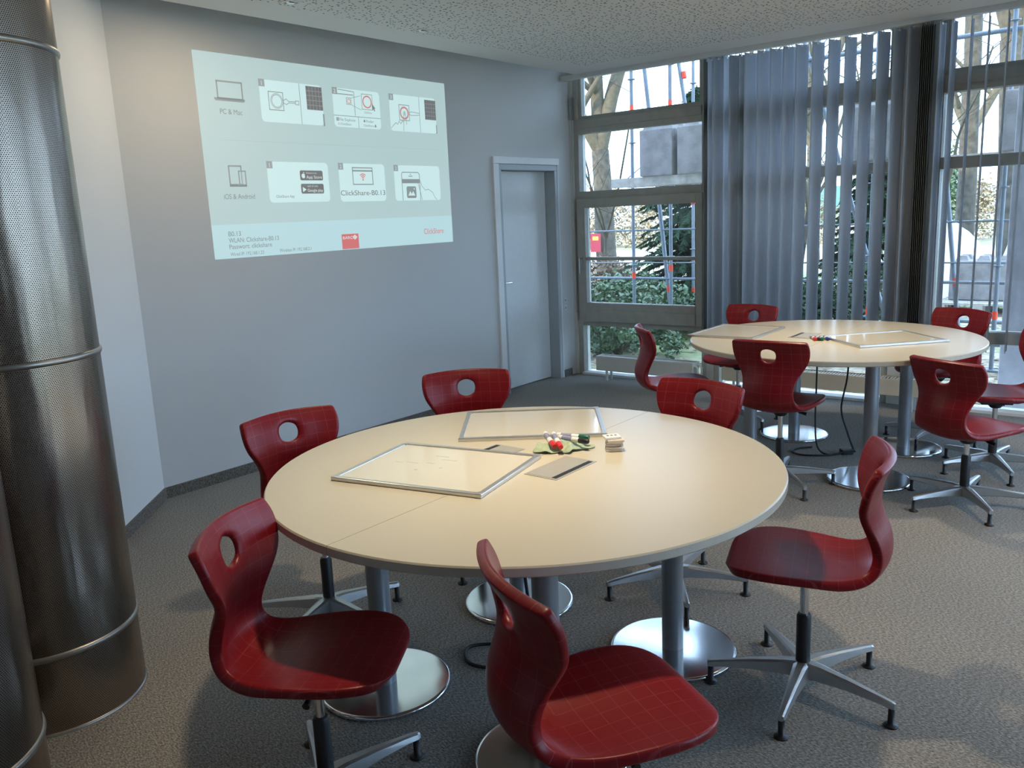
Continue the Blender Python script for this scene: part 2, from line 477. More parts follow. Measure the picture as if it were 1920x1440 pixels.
def window(idx, xa, xb, sash=False):
    root = empty('window_%d' % idx, (0, 0, 0), kind='structure')
    tag(root, 'tall window with painted frame')
    pw = 0.05
    for (x0, x1) in ((xa, xa + pw), (xb - pw, xb)):
        MB().box(x0, x1, WY - 0.02, WY + 0.10, 0.0, 2.98).build('post', M_FRAME, root, 0.004)
    ia, ib = xa + pw, xb - pw
    # transoms, stepped like the photograph
    for z0, z1 in ((2.255, 2.385), (1.735, 1.815) if not sash else (1.665, 1.735), (0.50, 0.585) if not sash else (0.475, 0.525), (2.93, 3.0)):
        MB().box(ia, ib, WY - 0.02, WY + 0.10, z0, z1).build('transom', M_FRAME, root, 0.004)
    MB().box(ia, ib, WY - 0.032, WY - 0.02, 2.300, 2.375).build('transom_moulding', M_FRAME, root, 0.004)
    MB().box(ia, ib, WY - 0.05, WY + 0.13, -0.005, 0.022).build('sill', M_WHITE, root, 0.004)
    # top light: slim inner frame
    t = MB()
    t.box(ia, ia + 0.03, WY + 0.0, WY + 0.07, 2.385, 2.93); t.box(ib - 0.03, ib, WY, WY + 0.07, 2.385, 2.93)
    t.box(ia + 0.03, ib - 0.03, WY, WY + 0.07, 2.385, 2.41)
    t.build('top_light_frame', M_FRAME, root)
    b = MB()
    for z0, z1 in ((2.41, 2.93), (1.735 if sash else 1.815, 2.255), (0.022, 0.475 if sash else 0.50)):
        g = MB().box(ia + (0.03 if z0 > 2.3 else 0), ib - (0.03 if z0 > 2.3 else 0), WY + 0.045, WY + 0.051, z0, z1).build('pane', M_GLASS, root)
    if sash:
        s = empty('sash', (0, 0, 0)); s.parent = root
        f = MB()
        sw = 0.085
        xl, xr, zb, zt = xa + 0.035, xb - 0.03, 0.525, 1.665
        f.box(xl, xl + sw, WY - 0.055, WY + 0.03, zb, zt)
        f.box(xr - sw + 0.025, xr, WY - 0.055, WY + 0.03, zb, zt)
        f.box(xl + sw, xr - sw + 0.025, WY - 0.055, WY + 0.03, zt - 0.082, zt)
        f.box(xl + sw, xr - sw + 0.025, WY - 0.055, WY + 0.03, zb, zb + 0.175)
        f.box(xl + sw, xr - sw + 0.025, WY - 0.068, WY - 0.055, zb, zb + 0.11)
        f.build('sash_frame', M_FRAME, s, 0.005)
        MB().box(xl + sw, xr - sw + 0.025, WY - 0.045, WY + 0.03, 1.098, 1.128).build('glazing_bar', M_FRAME, s, 0.004)
        for z0, z1 in ((zb + 0.175, 1.098), (1.128, zt - 0.082)):
            MB().box(xl + sw, xr - sw + 0.025, WY + 0.0, WY + 0.006, z0, z1).build('pane', M_GLASS, s)
        hb = MB()
        hb.box(xl + 0.03, xl + 0.055, WY - 0.062, WY - 0.055, 1.02, 1.14)
        hb.tube([(xl + 0.042, WY - 0.06, 1.12), (xl + 0.042, WY - 0.10, 1.12)], 0.008)
        hb.tube([(xl + 0.042, WY - 0.10, 1.125), (xl + 0.042, WY - 0.10, 0.98)], 0.008)
        hb.build('window_handle', M_ALU, s)
        gear = MB()
        gear.tube([(xa - 0.005, WY - 0.04, 0.6), (xa - 0.005, WY - 0.04, 2.43)], 0.006)
        gear.box(xa - 0.018, xa + 0.01, WY - 0.06, WY - 0.02, 2.38, 2.58)
        gear.build('opening_rod', M_ALU, root)
    else:
        MB().box(ia, ib, WY + 0.045, WY + 0.051, 0.585, 1.735).build('pane', M_GLASS, root)
    return root

window(1, -4.535, -3.195, True)
window(2, -3.13, -1.70)
window(3, -1.46, -0.05)
window(4, 0.05, 1.55)
window(5, 1.65, 3.30)
struct(MB().box(XR, XR + 0.15, YB, 1.72, 0, 2.99), 'wall_right_solid', M_WALL2)
for k in range(3):       # unseen side glazing, added to let in more blue daylight
    r_ = window(6 + k, -6.70 + k * 1.65, -6.70 + k * 1.65 + 1.60)
    r_.rotation_euler = (0, 0, -PI / 2); r_.location = (XR - WY, 0, 0)
    struct(MB().box(XR, XR + 0.12, 6.70 - k * 1.65 - 1.65, 6.70 - k * 1.65 - 1.60, 0, WTOP), 'trim_%d' % (20 + k), M_FRAME_L, None, 0.004)
for i, (x0, x1) in enumerate(((-3.195, -3.13), (-1.70, -1.46), (-0.05, 0.05), (1.55, 1.65), (3.30, XR))):
    struct(MB().box(x0, x1, WY - 0.03, WY + 0.12, 0, WTOP), 'trim_%d' % (i + 2), M_FRAME_L, None, 0.004)
struct(MB().box(-4.568, -4.535, WY - 0.045, WY + 0.12, 0, WTOP), 'trim_7', M_FRAME_L, None, 0.003)
struct(MB().box(-5.0, XR + 0.2, WY, WY + 0.15, 2.99, WTOP), 'wall_window', M_WALL)

# ------------------------------------------------------------------ vertical blinds
BZ0, BZ1 = 0.47, 2.70
BY = 6.56
rail = MB()
rail.box(-4.55, XR - 0.1, BY - 0.03, BY + 0.03, 2.712, 2.755)
tag(rail.build('blind_head_rail', M_WHITE, None, 0.004), 'long white blind head rail under the ceiling edge along the windows', 'rail')

def slat_mesh(m, wdt=0.127):
    mb = MB(); nseg = 6
    pts = []
    for k in range(nseg + 1):
        t = k / nseg - 0.5
        pts.append((t * wdt, 0.010 * (1 - (2 * t) ** 2)))
    vs_ = []
    for (a, b_) in pts: vs_ += [(a, b_, 0), (a, b_, BZ1 - BZ0), (a, b_ + 0.0012, 0), (a, b_ + 0.0012, BZ1 - BZ0)]
    fs = []
    for k in range(nseg):
        o = 4 * k
        fs += [(o, o + 4, o + 5, o + 1), (o + 2, o + 3, o + 7, o + 6), (o, o + 2, o + 6, o + 4), (o + 1, o + 5, o + 7, o + 3)]
    o = 4 * nseg
    fs += [(0, 1, 3, 2), (o, o + 2, o + 3, o + 1)]
    mb.add(vs_, fs, True)
    ob = mb.build('slat', m)
    me = ob.data
    bpy.data.objects.remove(ob)
    return me
SL_L, SL_SHADE = slat_mesh(M_SLAT), slat_mesh(M_SLAT_SHADE)
hook = MB()
hook.tube([(0, 0, 0), (0, 0, 0.022)], 0.003, 6)
hook.box(-0.012, 0.012, -0.003, 0.003, -0.012, 0.0)
ob = hook.build('hook', M_WHITE); HK = ob.data; bpy.data.objects.remove(ob)
def blind(name, label, items):
    root = empty(name, (items[0][0], BY, BZ0), label=label, cat='blind')
    for (x, ang, dark, dy) in items:
        s = bpy.data.objects.new('slat', SL_SHADE if dark else SL_L)
        link(s, root); s.location = (x - items[0][0], dy, 0); s.rotation_euler = (0, 0, math.radians(ang))
        hk = bpy.data.objects.new('hook', HK); link(hk, s); hk.location = (0, 0.008, BZ1 - BZ0 - 0.003)
    return root
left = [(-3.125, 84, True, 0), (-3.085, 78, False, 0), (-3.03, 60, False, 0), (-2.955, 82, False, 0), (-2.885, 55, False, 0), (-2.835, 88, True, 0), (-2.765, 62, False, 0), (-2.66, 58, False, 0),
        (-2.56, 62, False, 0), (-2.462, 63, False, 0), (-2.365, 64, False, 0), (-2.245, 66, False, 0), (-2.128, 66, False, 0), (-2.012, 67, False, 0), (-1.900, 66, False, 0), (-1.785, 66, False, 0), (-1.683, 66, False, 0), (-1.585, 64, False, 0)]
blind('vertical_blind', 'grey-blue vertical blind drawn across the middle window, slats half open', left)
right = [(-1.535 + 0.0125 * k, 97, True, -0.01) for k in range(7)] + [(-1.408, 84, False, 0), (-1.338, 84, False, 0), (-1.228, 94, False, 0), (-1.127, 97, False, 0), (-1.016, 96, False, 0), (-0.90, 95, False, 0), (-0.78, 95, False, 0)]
blind('vertical_blind', 'vertical blind of the right window, dark bunch of slats and thin edge-on slats', right)

# ------------------------------------------------------------------ convector heaters
def convector(x0, x1, y0, y1, z0, z1, m, label):
    root = empty('convector_heater', ((x0 + x1) / 2, (y0 + y1) / 2, 0), label=label, cat='heater')
    ox, oy = (x0 + x1) / 2, (y0 + y1) / 2
    b = MB()
    b.box(x0 - ox, x1 - ox, y0 - oy, y0 - oy + 0.012, z0, z1)
    b.box(x0 - ox, x1 - ox, y1 - oy - 0.012, y1 - oy, z0, z1)
    b.box(x0 - ox, x0 - ox + 0.012, y0 - oy + 0.012, y1 - oy - 0.012, z0, z1)
    b.box(x1 - ox - 0.012, x1 - ox, y0 - oy + 0.012, y1 - oy - 0.012, z0, z1)
    b.box(x0 - ox + 0.012, x1 - ox - 0.012, y0 - oy + 0.012, y1 - oy - 0.012, z0, z0 + 0.02)
    b.build('casing', m, root, 0.003)
    nfin = int((x1 - x0) / 0.022)
    g = MB()
    for k in range(nfin):
        xx = x0 - ox + 0.016 + k * 0.022
        g.box(xx, xx + 0.010, y0 - oy + 0.012, y1 - oy - 0.012, z1 - 0.02, z1 - 0.006)
    tag(g.build('top_grille', M_WHITE, root), kind='stuff')
    for xx in (x0 - ox + 0.09, x1 - ox - 0.12):
        MB().box(xx, xx + 0.02, y0 - oy + 0.02, y0 - oy + 0.03, 0, z0).build('leg', M_WHITE, root)
        MB().box(xx, xx + 0.02, y1 - oy - 0.03, y1 - oy - 0.02, 0, z0).build('leg', M_WHITE, root)
    for k, yy in enumerate((y0 - oy + 0.03, y1 - oy - 0.03)):
        xx = x1 - ox
        MB().tube([(xx - 0.03, yy, z1 - 0.035), (xx + 0.02, yy, z1 - 0.03), (xx + 0.038, yy, z1 - 0.05), (xx + 0.04, yy, 0.0)], 0.009, 10).build('pipe', M_WHITE, root)
    return root
convector(-4.20, -3.22, 6.47, 6.60, 0.095, 0.232, M_RAD, 'low white convector heater on legs below the left window')
convector(-2.95, -1.36, 6.46, 6.60, 0.115, 0.238, M_RAD2, 'long low beige convector heater behind the far round table')

# ------------------------------------------------------------------ perforated steel columns
def column(cx, cy, label, z_rings=(0.26, 1.176, 2.093), R=0.271):
    root = empty('steel_column', (cx, cy, 0), label=label, cat='column', group='perforated steel columns')
    zs = [0.0] + list(z_rings) + [CZ + 0.2]
    N = 96
    for i in range(len(zs) - 1):
        z0, z1 = zs[i] + 0.006, zs[i + 1] - 0.006
        if i == 0: z0 = 0.004
        me = bpy.data.meshes.new('column_section')
        rows = 5
        vs_ = [(R * math.cos(2 * PI * k / N), R * math.sin(2 * PI * k / N), z0 + (z1 - z0) * j / rows) for j in range(rows + 1) for k in range(N + 1)]
        fs = [(j * (N + 1) + k, j * (N + 1) + k + 1, (j + 1) * (N + 1) + k + 1, (j + 1) * (N + 1) + k) for j in range(rows) for k in range(N)]
        me.from_pydata(vs_, [], fs)
        uvl = me.uv_layers.new(name='UVMap')
        for lp in me.loops:
            vi = lp.vertex_index
            k = vi % (N + 1)
            uvl.data[lp.index].uv = (2 * PI * k / N * R, vs_[vi][2])
        for p_ in me.polygons: p_.use_smooth = True
        me.materials.append(M_PERF)
        o = bpy.data.objects.new('column_section', me); link(o, root)
    for z in z_rings:
        mb = MB()
        prof = [(R - 0.004, -0.011), (R + 0.002, -0.010), (R + 0.005, -0.006), (R + 0.0065, 0), (R + 0.005, 0.006), (R + 0.002, 0.010), (R - 0.004, 0.011)]
        mb.lathe([(r, z + dz) for r, dz in prof], 96)
        mb.build('joint_ring', M_RING, root)
    MB().lathe([(R + 0.004, 0), (R + 0.004, 0.008), (R - 0.004, 0.012)], 96).build('base_rim', M_RING, root)
    return root
column(-2.892, 1.04, 'full perforated steel column at the left edge, ring joints, standing behind the nearer one')
column(-2.389, 0.517, 'nearest perforated steel column, only its edge in the lower left corner')

# ------------------------------------------------------------------ red swivel chairs
def make_shell():
    # x, z, half width, edge forward, edge up  (seat front -> top of back)
    rows = [(.240, .452, .065, 0, -.002), (.231, .462, .120, 0, 0), (.208, .469, .165, 0, .003), (.165, .474, .197, 0, .007), (.10, .472, .212, 0, .011), (.03, .466, .209, 0, .015), (-.04, .457, .199, 0, .020),
            (-.10, .450, .182, .002, .024), (-.15, .452, .163, .008, .026), (-.190, .470, .146, .020, .020), (-.212, .500, .133, .030, .010), (-.220, .535, .127, .034, .003), (-.214, .575, .128, .038, 0),
            (-.199, .620, .140, .041, 0), (-.187, .662, .163, .044, 0), (-.185, .690, .178, .045, 0),
            (-.187, .705, .187, .046, 0), (-.190, .726, .195, .046, 0), (-.194, .747, .200, .046, 0), (-.199, .768, .2025, .046, 0), (-.206, .788, .2025, .046, -.001),
            (-.214, .806, .2010, .046, -.003), (-.222, .824, .1985, .045, -.005), (-.226, .831, .190, .044, -.0075)]
    vv = [-1, -.93, -.76, -.52, -.30, -.15, 0, .15, .30, .52, .76, .93, 1]
    ni, nj = len(rows), len(vv)
    arc = [0]
    for i in range(1, ni):
        arc.append(arc[-1] + math.hypot(rows[i][0] - rows[i - 1][0], rows[i][1] - rows[i - 1][1]))
    H0, H1, J0, J1 = 16, 20, 4, 8          # block of cells that becomes the hole
    hc = 18
    def interp(a, c):
        for i in range(ni - 1):
            if arc[i] <= a <= arc[i + 1] + 1e-9:
                t = (a - arc[i]) / (arc[i + 1] - arc[i]); break
        q = [rows[i][k] * (1 - t) + rows[i + 1][k] * t for k in range(5)]
        return q
    def point(a, y):
        q = interp(a, 0)
        v = y / q[2]
        return Vector((q[0] + q[3] * v * v, y, q[1] + q[4] * v * v))
    P, UV = {}, {}
    for i in range(ni):
        for j in range(nj):
            a, y = arc[i], vv[j] * rows[i][2]
            if H0 <= i <= H1 and J0 <= j <= J1 and (i in (H0, H1) or j in (J0, J1)):
                t = math.atan2((i - hc) / 2.0, (j - 6) / 2.0)
                a, y = arc[hc] + 0.041 * math.sin(t), 0.0375 * math.cos(t)
            P[i, j] = point(a, y); UV[i, j] = (y, a)
    def normal(i, j):
        a = P[min(i + 1, ni - 1), j] - P[max(i - 1, 0), j]
        b = P[i, min(j + 1, nj - 1)] - P[i, max(j - 1, 0)]
        nn = b.cross(a)
        return nn.normalized() if nn.length > 1e-9 else Vector((0, 0, 1))
    vs_, uvs, idx = [], [], {}
    for side in (0, 1):
        for i in range(ni):
            for j in range(nj):
                th = 0.026 + (0.006 if 7 <= i <= 12 else 0)
                idx[side, i, j] = len(vs_)
                vs_.append(P[i, j] - (normal(i, j) * th if side else Vector((0, 0, 0))))
                uvs.append(UV[i, j])
    fs = []
    edges = {}
    for i in range(ni - 1):
        for j in range(nj - 1):
            if H0 <= i < H1 and J0 <= j < J1: continue
            q = [(i, j), (i, j + 1), (i + 1, j + 1), (i + 1, j)]
            fs.append(tuple(idx[(0,) + k] for k in q))
            fs.append(tuple(idx[(1,) + k] for k in reversed(q)))
            for k in range(4):
                a, b = q[k], q[(k + 1) % 4]
                if (b, a) in edges: del edges[b, a]
                else: edges[a, b] = 1
    for a, b in edges:
        fs.append((idx[(0,) + b], idx[(0,) + a], idx[(1,) + a], idx[(1,) + b]))
    me = bpy.data.meshes.new('shell_cage')
    me.from_pydata([tuple(v) for v in vs_], [], fs)
    uvl = me.uv_layers.new(name='UVMap')
    for lp in me.loops: uvl.data[lp.index].uv = uvs[lp.vertex_index]
    me.update()
    bm = bmesh.new(); bm.from_mesh(me)
    loose = [v for v in bm.verts if not v.link_faces]
    bmesh.ops.delete(bm, geom=loose, context='VERTS')
    bmesh.ops.recalc_face_normals(bm, faces=bm.faces)
    bm.to_mesh(me); bm.free()
    o = bpy.data.objects.new('shell_cage', me); COL.objects.link(o)
    md = o.modifiers.new('s', 'SUBSURF'); md.levels = 2; md.render_levels = 2
    bpy.context.view_layer.update()
    dg = bpy.context.evaluated_depsgraph_get()
    fin = bpy.data.meshes.new_from_object(o.evaluated_get(dg))
    bpy.data.objects.remove(o)
    for p_ in fin.polygons: p_.use_smooth = True
    fin.materials.clear(); fin.materials.append(M_RED)
    fin.name = 'seat_shell'
    return fin
def mesh_of(mb, m, bevel=0):
    o = mb.build('tmp', m, None, bevel); me = o.data; bpy.data.objects.remove(o); return me
ME_SHELL = make_shell()
b = MB()   # rounded hump under the seat
b.add([(x, y, z) for z, k in ((.452, 1.0), (.435, .96), (.418, .72)) for x, y in ((.16 * k - .01, -.10 * k), (.16 * k - .01, .10 * k), (-.13 * k, .13 * k), (-.13 * k, -.13 * k))],
      [(0, 1, 5, 4), (1, 2, 6, 5), (2, 3, 7, 6), (3, 0, 4, 7), (4, 5, 9, 8), (5, 6, 10, 9), (6, 7, 11, 10), (7, 4, 8, 11), (8, 9, 10, 11), (3, 2, 1, 0)])
ME_HUMP = mesh_of(b, M_RED, 0.010)
b = MB()
b.box(-.075, .085, -.055, .055, .402, .424)
b.lathe([(.026, .375), (.040, .392), (.045, .404)], 20)
b.box(.05, .095, -.045, .045, .410, .430)
ME_MECH = mesh_of(b, M_BLACK, 0.004)
b = MB()
b.tube([(.02, -.04, .408), (.02, -.095, .400), (.02, -.0955, .400), (.02, -.138, .393)], [.0035, .0035, .007, .010], 10)
ME_LEVER = mesh_of(b, M_BLACK)
ME_ADJ = mesh_of(MB().tube([(-.02, .04, .408), (-.02, .085, .408)], .0045, 8), M_BLACK)
ME_GAS = mesh_of(MB().tube([(0, 0, .25), (0, 0, .400)], .0135, 20), M_CHROME)
ME_SLEEVE = mesh_of(MB().lathe([(.0225, .094), (.0225, .255), (.019, .265)], 24), M_BLACK)
ME_HUB = mesh_of(MB().lathe([(.020, .047), (.034, .056), (.038, .075), (.036, .096), (.026, .103)], 24), M_ALU)
b = MB()
secs = [(.020, .030, .052, .103), (.06, .026, .056, .104), (.16, .019, .061, .096), (.26, .014, .060, .085), (.292, .012, .056, .080), (.300, .010, .058, .077)]
vs_ = []
for x, hw, zb, zt in secs:
    vs_ += [(x, -hw, zb + .006), (x, -hw * .45, zb), (x, hw * .45, zb), (x, hw, zb + .006), (x, hw * .8, zt - .004), (x, hw * .4, zt), (x, -hw * .4, zt), (x, -hw * .8, zt - .004)]
fs = []
for i in range(len(secs) - 1):
    for k in range(8):
        fs.append((i * 8 + k, i * 8 + (k + 1) % 8, (i + 1) * 8 + (k + 1) % 8, (i + 1) * 8 + k))
fs += [tuple(range(8)), tuple(range(len(secs) * 8 - 1, len(secs) * 8 - 9, -1))]
b.add(vs_, fs)
def recalc(me):
    bm = bmesh.new(); bm.from_mesh(me); bmesh.ops.recalc_face_normals(bm, faces=bm.faces); bm.to_mesh(me); bm.free(); return me
ME_ARM = recalc(mesh_of(b, M_ALU))
b = MB()
b.lathe([(.021, 0), (.022, .003), (.019, .007), (.010, .010), (.0095, .062)], 18, (.289, 0, 0))
ME_GLIDE = mesh_of(b, M_BLACK)

def chair(hx, hy, yaw, base, dz, label):
    root = empty('swivel_chair', (hx, hy, 0), math.radians(yaw), label, 'chair', 'red swivel chairs')
    def part(name, me, par=root, z=0.0, rz=0.0):
        o = bpy.data.objects.new(name, me); link(o, par); o.location = (0, 0, z); o.rotation_euler = (0, 0, rz); return o
    part('seat_shell', ME_SHELL, z=dz)
    part('underseat_cover', ME_HUMP, z=dz)
    mch = part('tilt_mechanism', ME_MECH, z=dz)
    part('lever', ME_LEVER, mch)
    part('adjuster', ME_ADJ, mch)
    part('gas_spring', ME_GAS, z=dz * 0.999)
    part('sleeve', ME_SLEEVE)
    part('base_hub', ME_HUB)
    for k in range(5):
        a = part('base_arm', ME_ARM, rz=math.radians(base + 72 * k - yaw))
        part('glide', ME_GLIDE, a)
    return root
chair(-1.687, 1.220, 32.2, 7, -.012, 'red chair at the near table, front left by the columns, seat half in shadow')
chair(-.931, 1.413, 58.1, 20, .005, 'red chair nearest the camera, seen from behind at the near table')
chair(-.845, 2.478, 197.0, 62, -.010, 'red chair right of the near table, seen side-on with its whole star base')
chair(-2.529, 1.924, -8.7, 71, -.004, 'red chair at the near table facing right, back left in front of the projection wall')
chair(-2.435, 2.724, -42.8, 8, .020, 'red chair behind the near table, left of the door, only its backrest above the top')
chair(-1.539, 2.920, -99.1, 19.5, .019, 'red chair behind the near table in front of the far table, backrest facing us')
chair(-2.427, 4.636, 38.6, 30, .013, 'red chair left of the far table, seen side-on against the window')
chair(-2.45, 5.65, -98.0, 40, .006, 'red chair behind the far table, in front of the blind, left of two')
chair(-1.671, 4.430, 91.3, 29, .020, 'red chair at the far table with its back to us, seen from behind')
chair(-.768, 4.575, 62.9, 15, -.050, 'red chair in front of the far table on the right, turned away from it')
chair(-1.168, 5.813, -117.6, 45, .006, 'red chair behind the far table, right of two, by the thin blind slats')
chair(-.755, 5.27, 203.0, 10, -.01, 'red chair at the right edge of the picture, cut off by the frame')

# ------------------------------------------------------------------ round tables
def half_disc(mb, R, side, z0, z1, gap=0.0008, n=64, rnd=0.004):
    pts = []
    a0 = math.asin(gap / R)
    for k in range(n + 1):
        t = -PI / 2 + a0 + (PI - 2 * a0) * k / n
        pts.append((side * R * math.cos(t), R * math.sin(t)))
    if side < 0: pts = list(reversed(pts))
    N = len(pts)
    def ring(s, z): return [(x * s if abs(x) > 0.002 else x, y * s, z) for x, y in pts]
    k1 = (R - rnd) / R
    vs_ = ring(k1, z0) + ring(1, z0 + rnd) + ring(1, z1 - rnd) + ring(k1, z1)
    fs = [tuple(reversed(range(N))), tuple(range(3 * N, 4 * N))]
    for lv in range(3):
        for k in range(N):
            a, b = lv * N + k, lv * N + (k + 1) % N
            fs.append((a, b, b + N, a + N))
    return mb.add(vs_, fs)

def table(cx, cy, label):
    root = empty('round_table', (cx, cy, 0), 0, label, 'table', 'round meeting tables')
    R = 0.832
    for s in (-1, 1):
        mb = half_disc(MB(), R, s, 0.711, 0.74)
        o = mb.build('tabletop_half', M_TABLE, root)
        o.data.materials.append(M_TEDGE)
        bm = bmesh.new(); bm.from_mesh(o.data)
        bmesh.ops.recalc_face_normals(bm, faces=bm.faces)
        for f_ in bm.faces:
            if abs(f_.normal.z) < 0.5: f_.material_index = 1
        bm.to_mesh(o.data); bm.free()
        # cable outlet
        x0, x1 = (-0.23, -0.10) if s < 0 else (0.072, 0.198)
        pl = MB()
        pl.box(x0, x1, -0.095, 0.135, 0.7403, 0.7418)
        p_ = pl.build('cable_plate', M_PLATE, o, 0.0006)
        sx = x0 + 0.008 if s < 0 else x1 - 0.026
        MB().box(sx, sx + 0.018, -0.085, 0.125, 0.7414, 0.7422).build('cable_slot', M_BLACK, p_)
        MB().box(x0 + (0.03 if s < 0 else 0.008), x1 - (0.008 if s < 0 else 0.03), -0.087, 0.127, 0.7416, 0.7426).build('flap', M_PLATE, p_, 0.0004)
    for sx in (-1, 1):
        for sy in (-1, 1):
            x, y = sx * 0.347, sy * 0.371
            lg = MB().tube([(x, y, 0.018), (x, y, 0.70)], 0.0375, 28).build('leg', M_LEG, root)
            MB().lathe([(0.216, 0), (0.221, 0.004), (0.221, 0.013), (0.2185, 0.0165), (0.215, 0.018), (0.210, 0.0182), (0.06, 0.0183), (0.0385, 0.0184)], 72, (x, y, 0)).build('base_disc', M_DISC, lg)
            MB().box(x - 0.10, x + 0.10, y - 0.05, y + 0.05, 0.699, 0.711).build('mounting_plate', M_BLACK, lg, 0.003)
    return root
M_DISC = mat('polished_steel', (0.74, 0.75, 0.77), 0.13, 1.0, noise=0.04, nscale=6, bump=0.003, bscale=9)
TZ = 0.74
T1 = (-1.650, 2.092)
T2 = (-1.622, 5.100)
table(*T1, 'large cream round table in the foreground, two half tops on four steel discs')
table(*T2, 'cream round table at the back by the window blinds')

# downlights above the tables (the lamps that light them)
M_LENS = mat('lamp_lens', (0.9, 0.9, 0.9), 0.3, noise=0.01, emit=(1.0, 0.84, 0.60), estr=40.0)
def downlight(x, y, label, power, spread=125):
    root = empty('ceiling_downlight', (x, y, CZ), 0, label, 'lamp', 'round ceiling downlights')
    MB().lathe([(0.05, -0.004), (0.075, -0.004), (0.078, 0.0), (0.05, 0.0)], 40).build('trim_ring', M_WHITE, root)
    MB().lathe([(0.047, -0.001), (0.047, 0.0)], 32).build('lens', M_LENS, root)
    l = add_light('downlight_glow', 'AREA', (0, 0, -0.006), power, LAMP_C, shape='DISK', size=0.13, spread=math.radians(spread))
    l.parent = root
    return root
downlight(-1.62, 2.10, 'lit round downlight in the ceiling above the foreground table', LAMP_E * 0.76, 90)
downlight(-1.60, 5.00, 'lit round downlight in the ceiling above the far table', LAMP_E * 0.72, 90)
downlight(-3.85, 2.72, 'added unseen downlight in front of the projection, warming the left wall', LAMP_E * 0.48, 180)  # no known fitting here; added to warm the upper left wall
downlight(0.55, 3.80, 'added unseen downlight right of the tables, brightening the carpet', LAMP_E * 1.0, 120)  # out-of-view lamp added to brighten the carpet on the right
# small square fittings in the ceiling
for (x, y, lb) in ((-3.945, 3.115, 'small square ceiling fitting above the projection, left of two'), (-3.976, 4.172, 'small square ceiling fitting above the projection, right of two')):
    root = empty('ceiling_spot', (x, y, CZ), 0, lb, 'ceiling fitting', 'small square ceiling fittings')
    f = MB()
    for q in ((-.045, .045, -.045, -.033), (-.045, .045, .033, .045), (-.045, -.033, -.033, .033), (.033, .045, -.033, .033)):
        f.box(q[0], q[1], q[2], q[3], -0.005, 0.0)
    f.build('bezel', M_WHITE, root)
    MB().box(-.033, .033, -.033, .033, -0.0012, 0.0).build('recess', M_PLATE, root)
    MB().lathe([(.020, -.008), (.026, -.002)], 20).build('reflector', M_CHROME, root)

# ------------------------------------------------------------------ whiteboards
M_SMUDGE = mat('faint_marker_smear', (0.52, 0.49, 0.43), 0.12, noise=0.1)
def board(cx, cy, ang, label, lx=0.545, ly=0.432, smears=()):
    root = empty('whiteboard', (cx, cy, TZ), math.radians(ang), label, 'whiteboard', 'framed whiteboards lying on the tables')
    MB().box(-lx / 2 + .008, lx / 2 - .008, -ly / 2 + .008, ly / 2 - .008, 0.001, 0.0095).build('writing_surface', M_BOARD, root)
    fwid = 0.018
    for (a, b_, c, d) in ((-lx / 2 + .02, lx / 2 - .02, -ly / 2, -ly / 2 + fwid), (-lx / 2 + .02, lx / 2 - .02, ly / 2 - fwid, ly / 2), (-lx / 2, -lx / 2 + fwid, -ly / 2 + .02, ly / 2 - .02), (lx / 2 - fwid, lx / 2, -ly / 2 + .02, ly / 2 - .02)):
        MB().box(a, b_, c, d, 0, 0.0135).build('frame_rail', M_ALUF, root, 0.003)
    for sx in (-1, 1):
        for sy in (-1, 1):
            x, y = sx * (lx / 2 - .011), sy * (ly / 2 - .011)
            MB().box(x - .0115, x + .0115, y - .0115, y + .0115, 0, 0.0145).build('corner_cap', M_ALUF, root, 0.003)
    for (x, y, w_, h_) in smears:
        MB().box(x, x + w_, y, y + h_, 0.0095, 0.0097).build('marker_smear', M_SMUDGE, root)
    return root
board(-1.854, 1.897, 12.5, 'whiteboard with faint marker smears lying front left on the foreground table',
      smears=[(-.17, .00, .03, .006), (-.13, .008, .045, .006), (-.06, .02, .03, .006), (-.06, -.06, .012, .010), (-.07, .10, .05, .006), (-.03, .07, .06, .006), (.01, -.02, .010, .012)])
board(-1.934, 2.516, 36.9, 'whiteboard lying at the back of the foreground table')
board(-2.221, 5.100, 90.5, 'whiteboard at the left end of the far table, its corners over the edge')
board(-1.333, 5.120, 47.0, 'whiteboard on the right half of the far table, reflecting the blind')

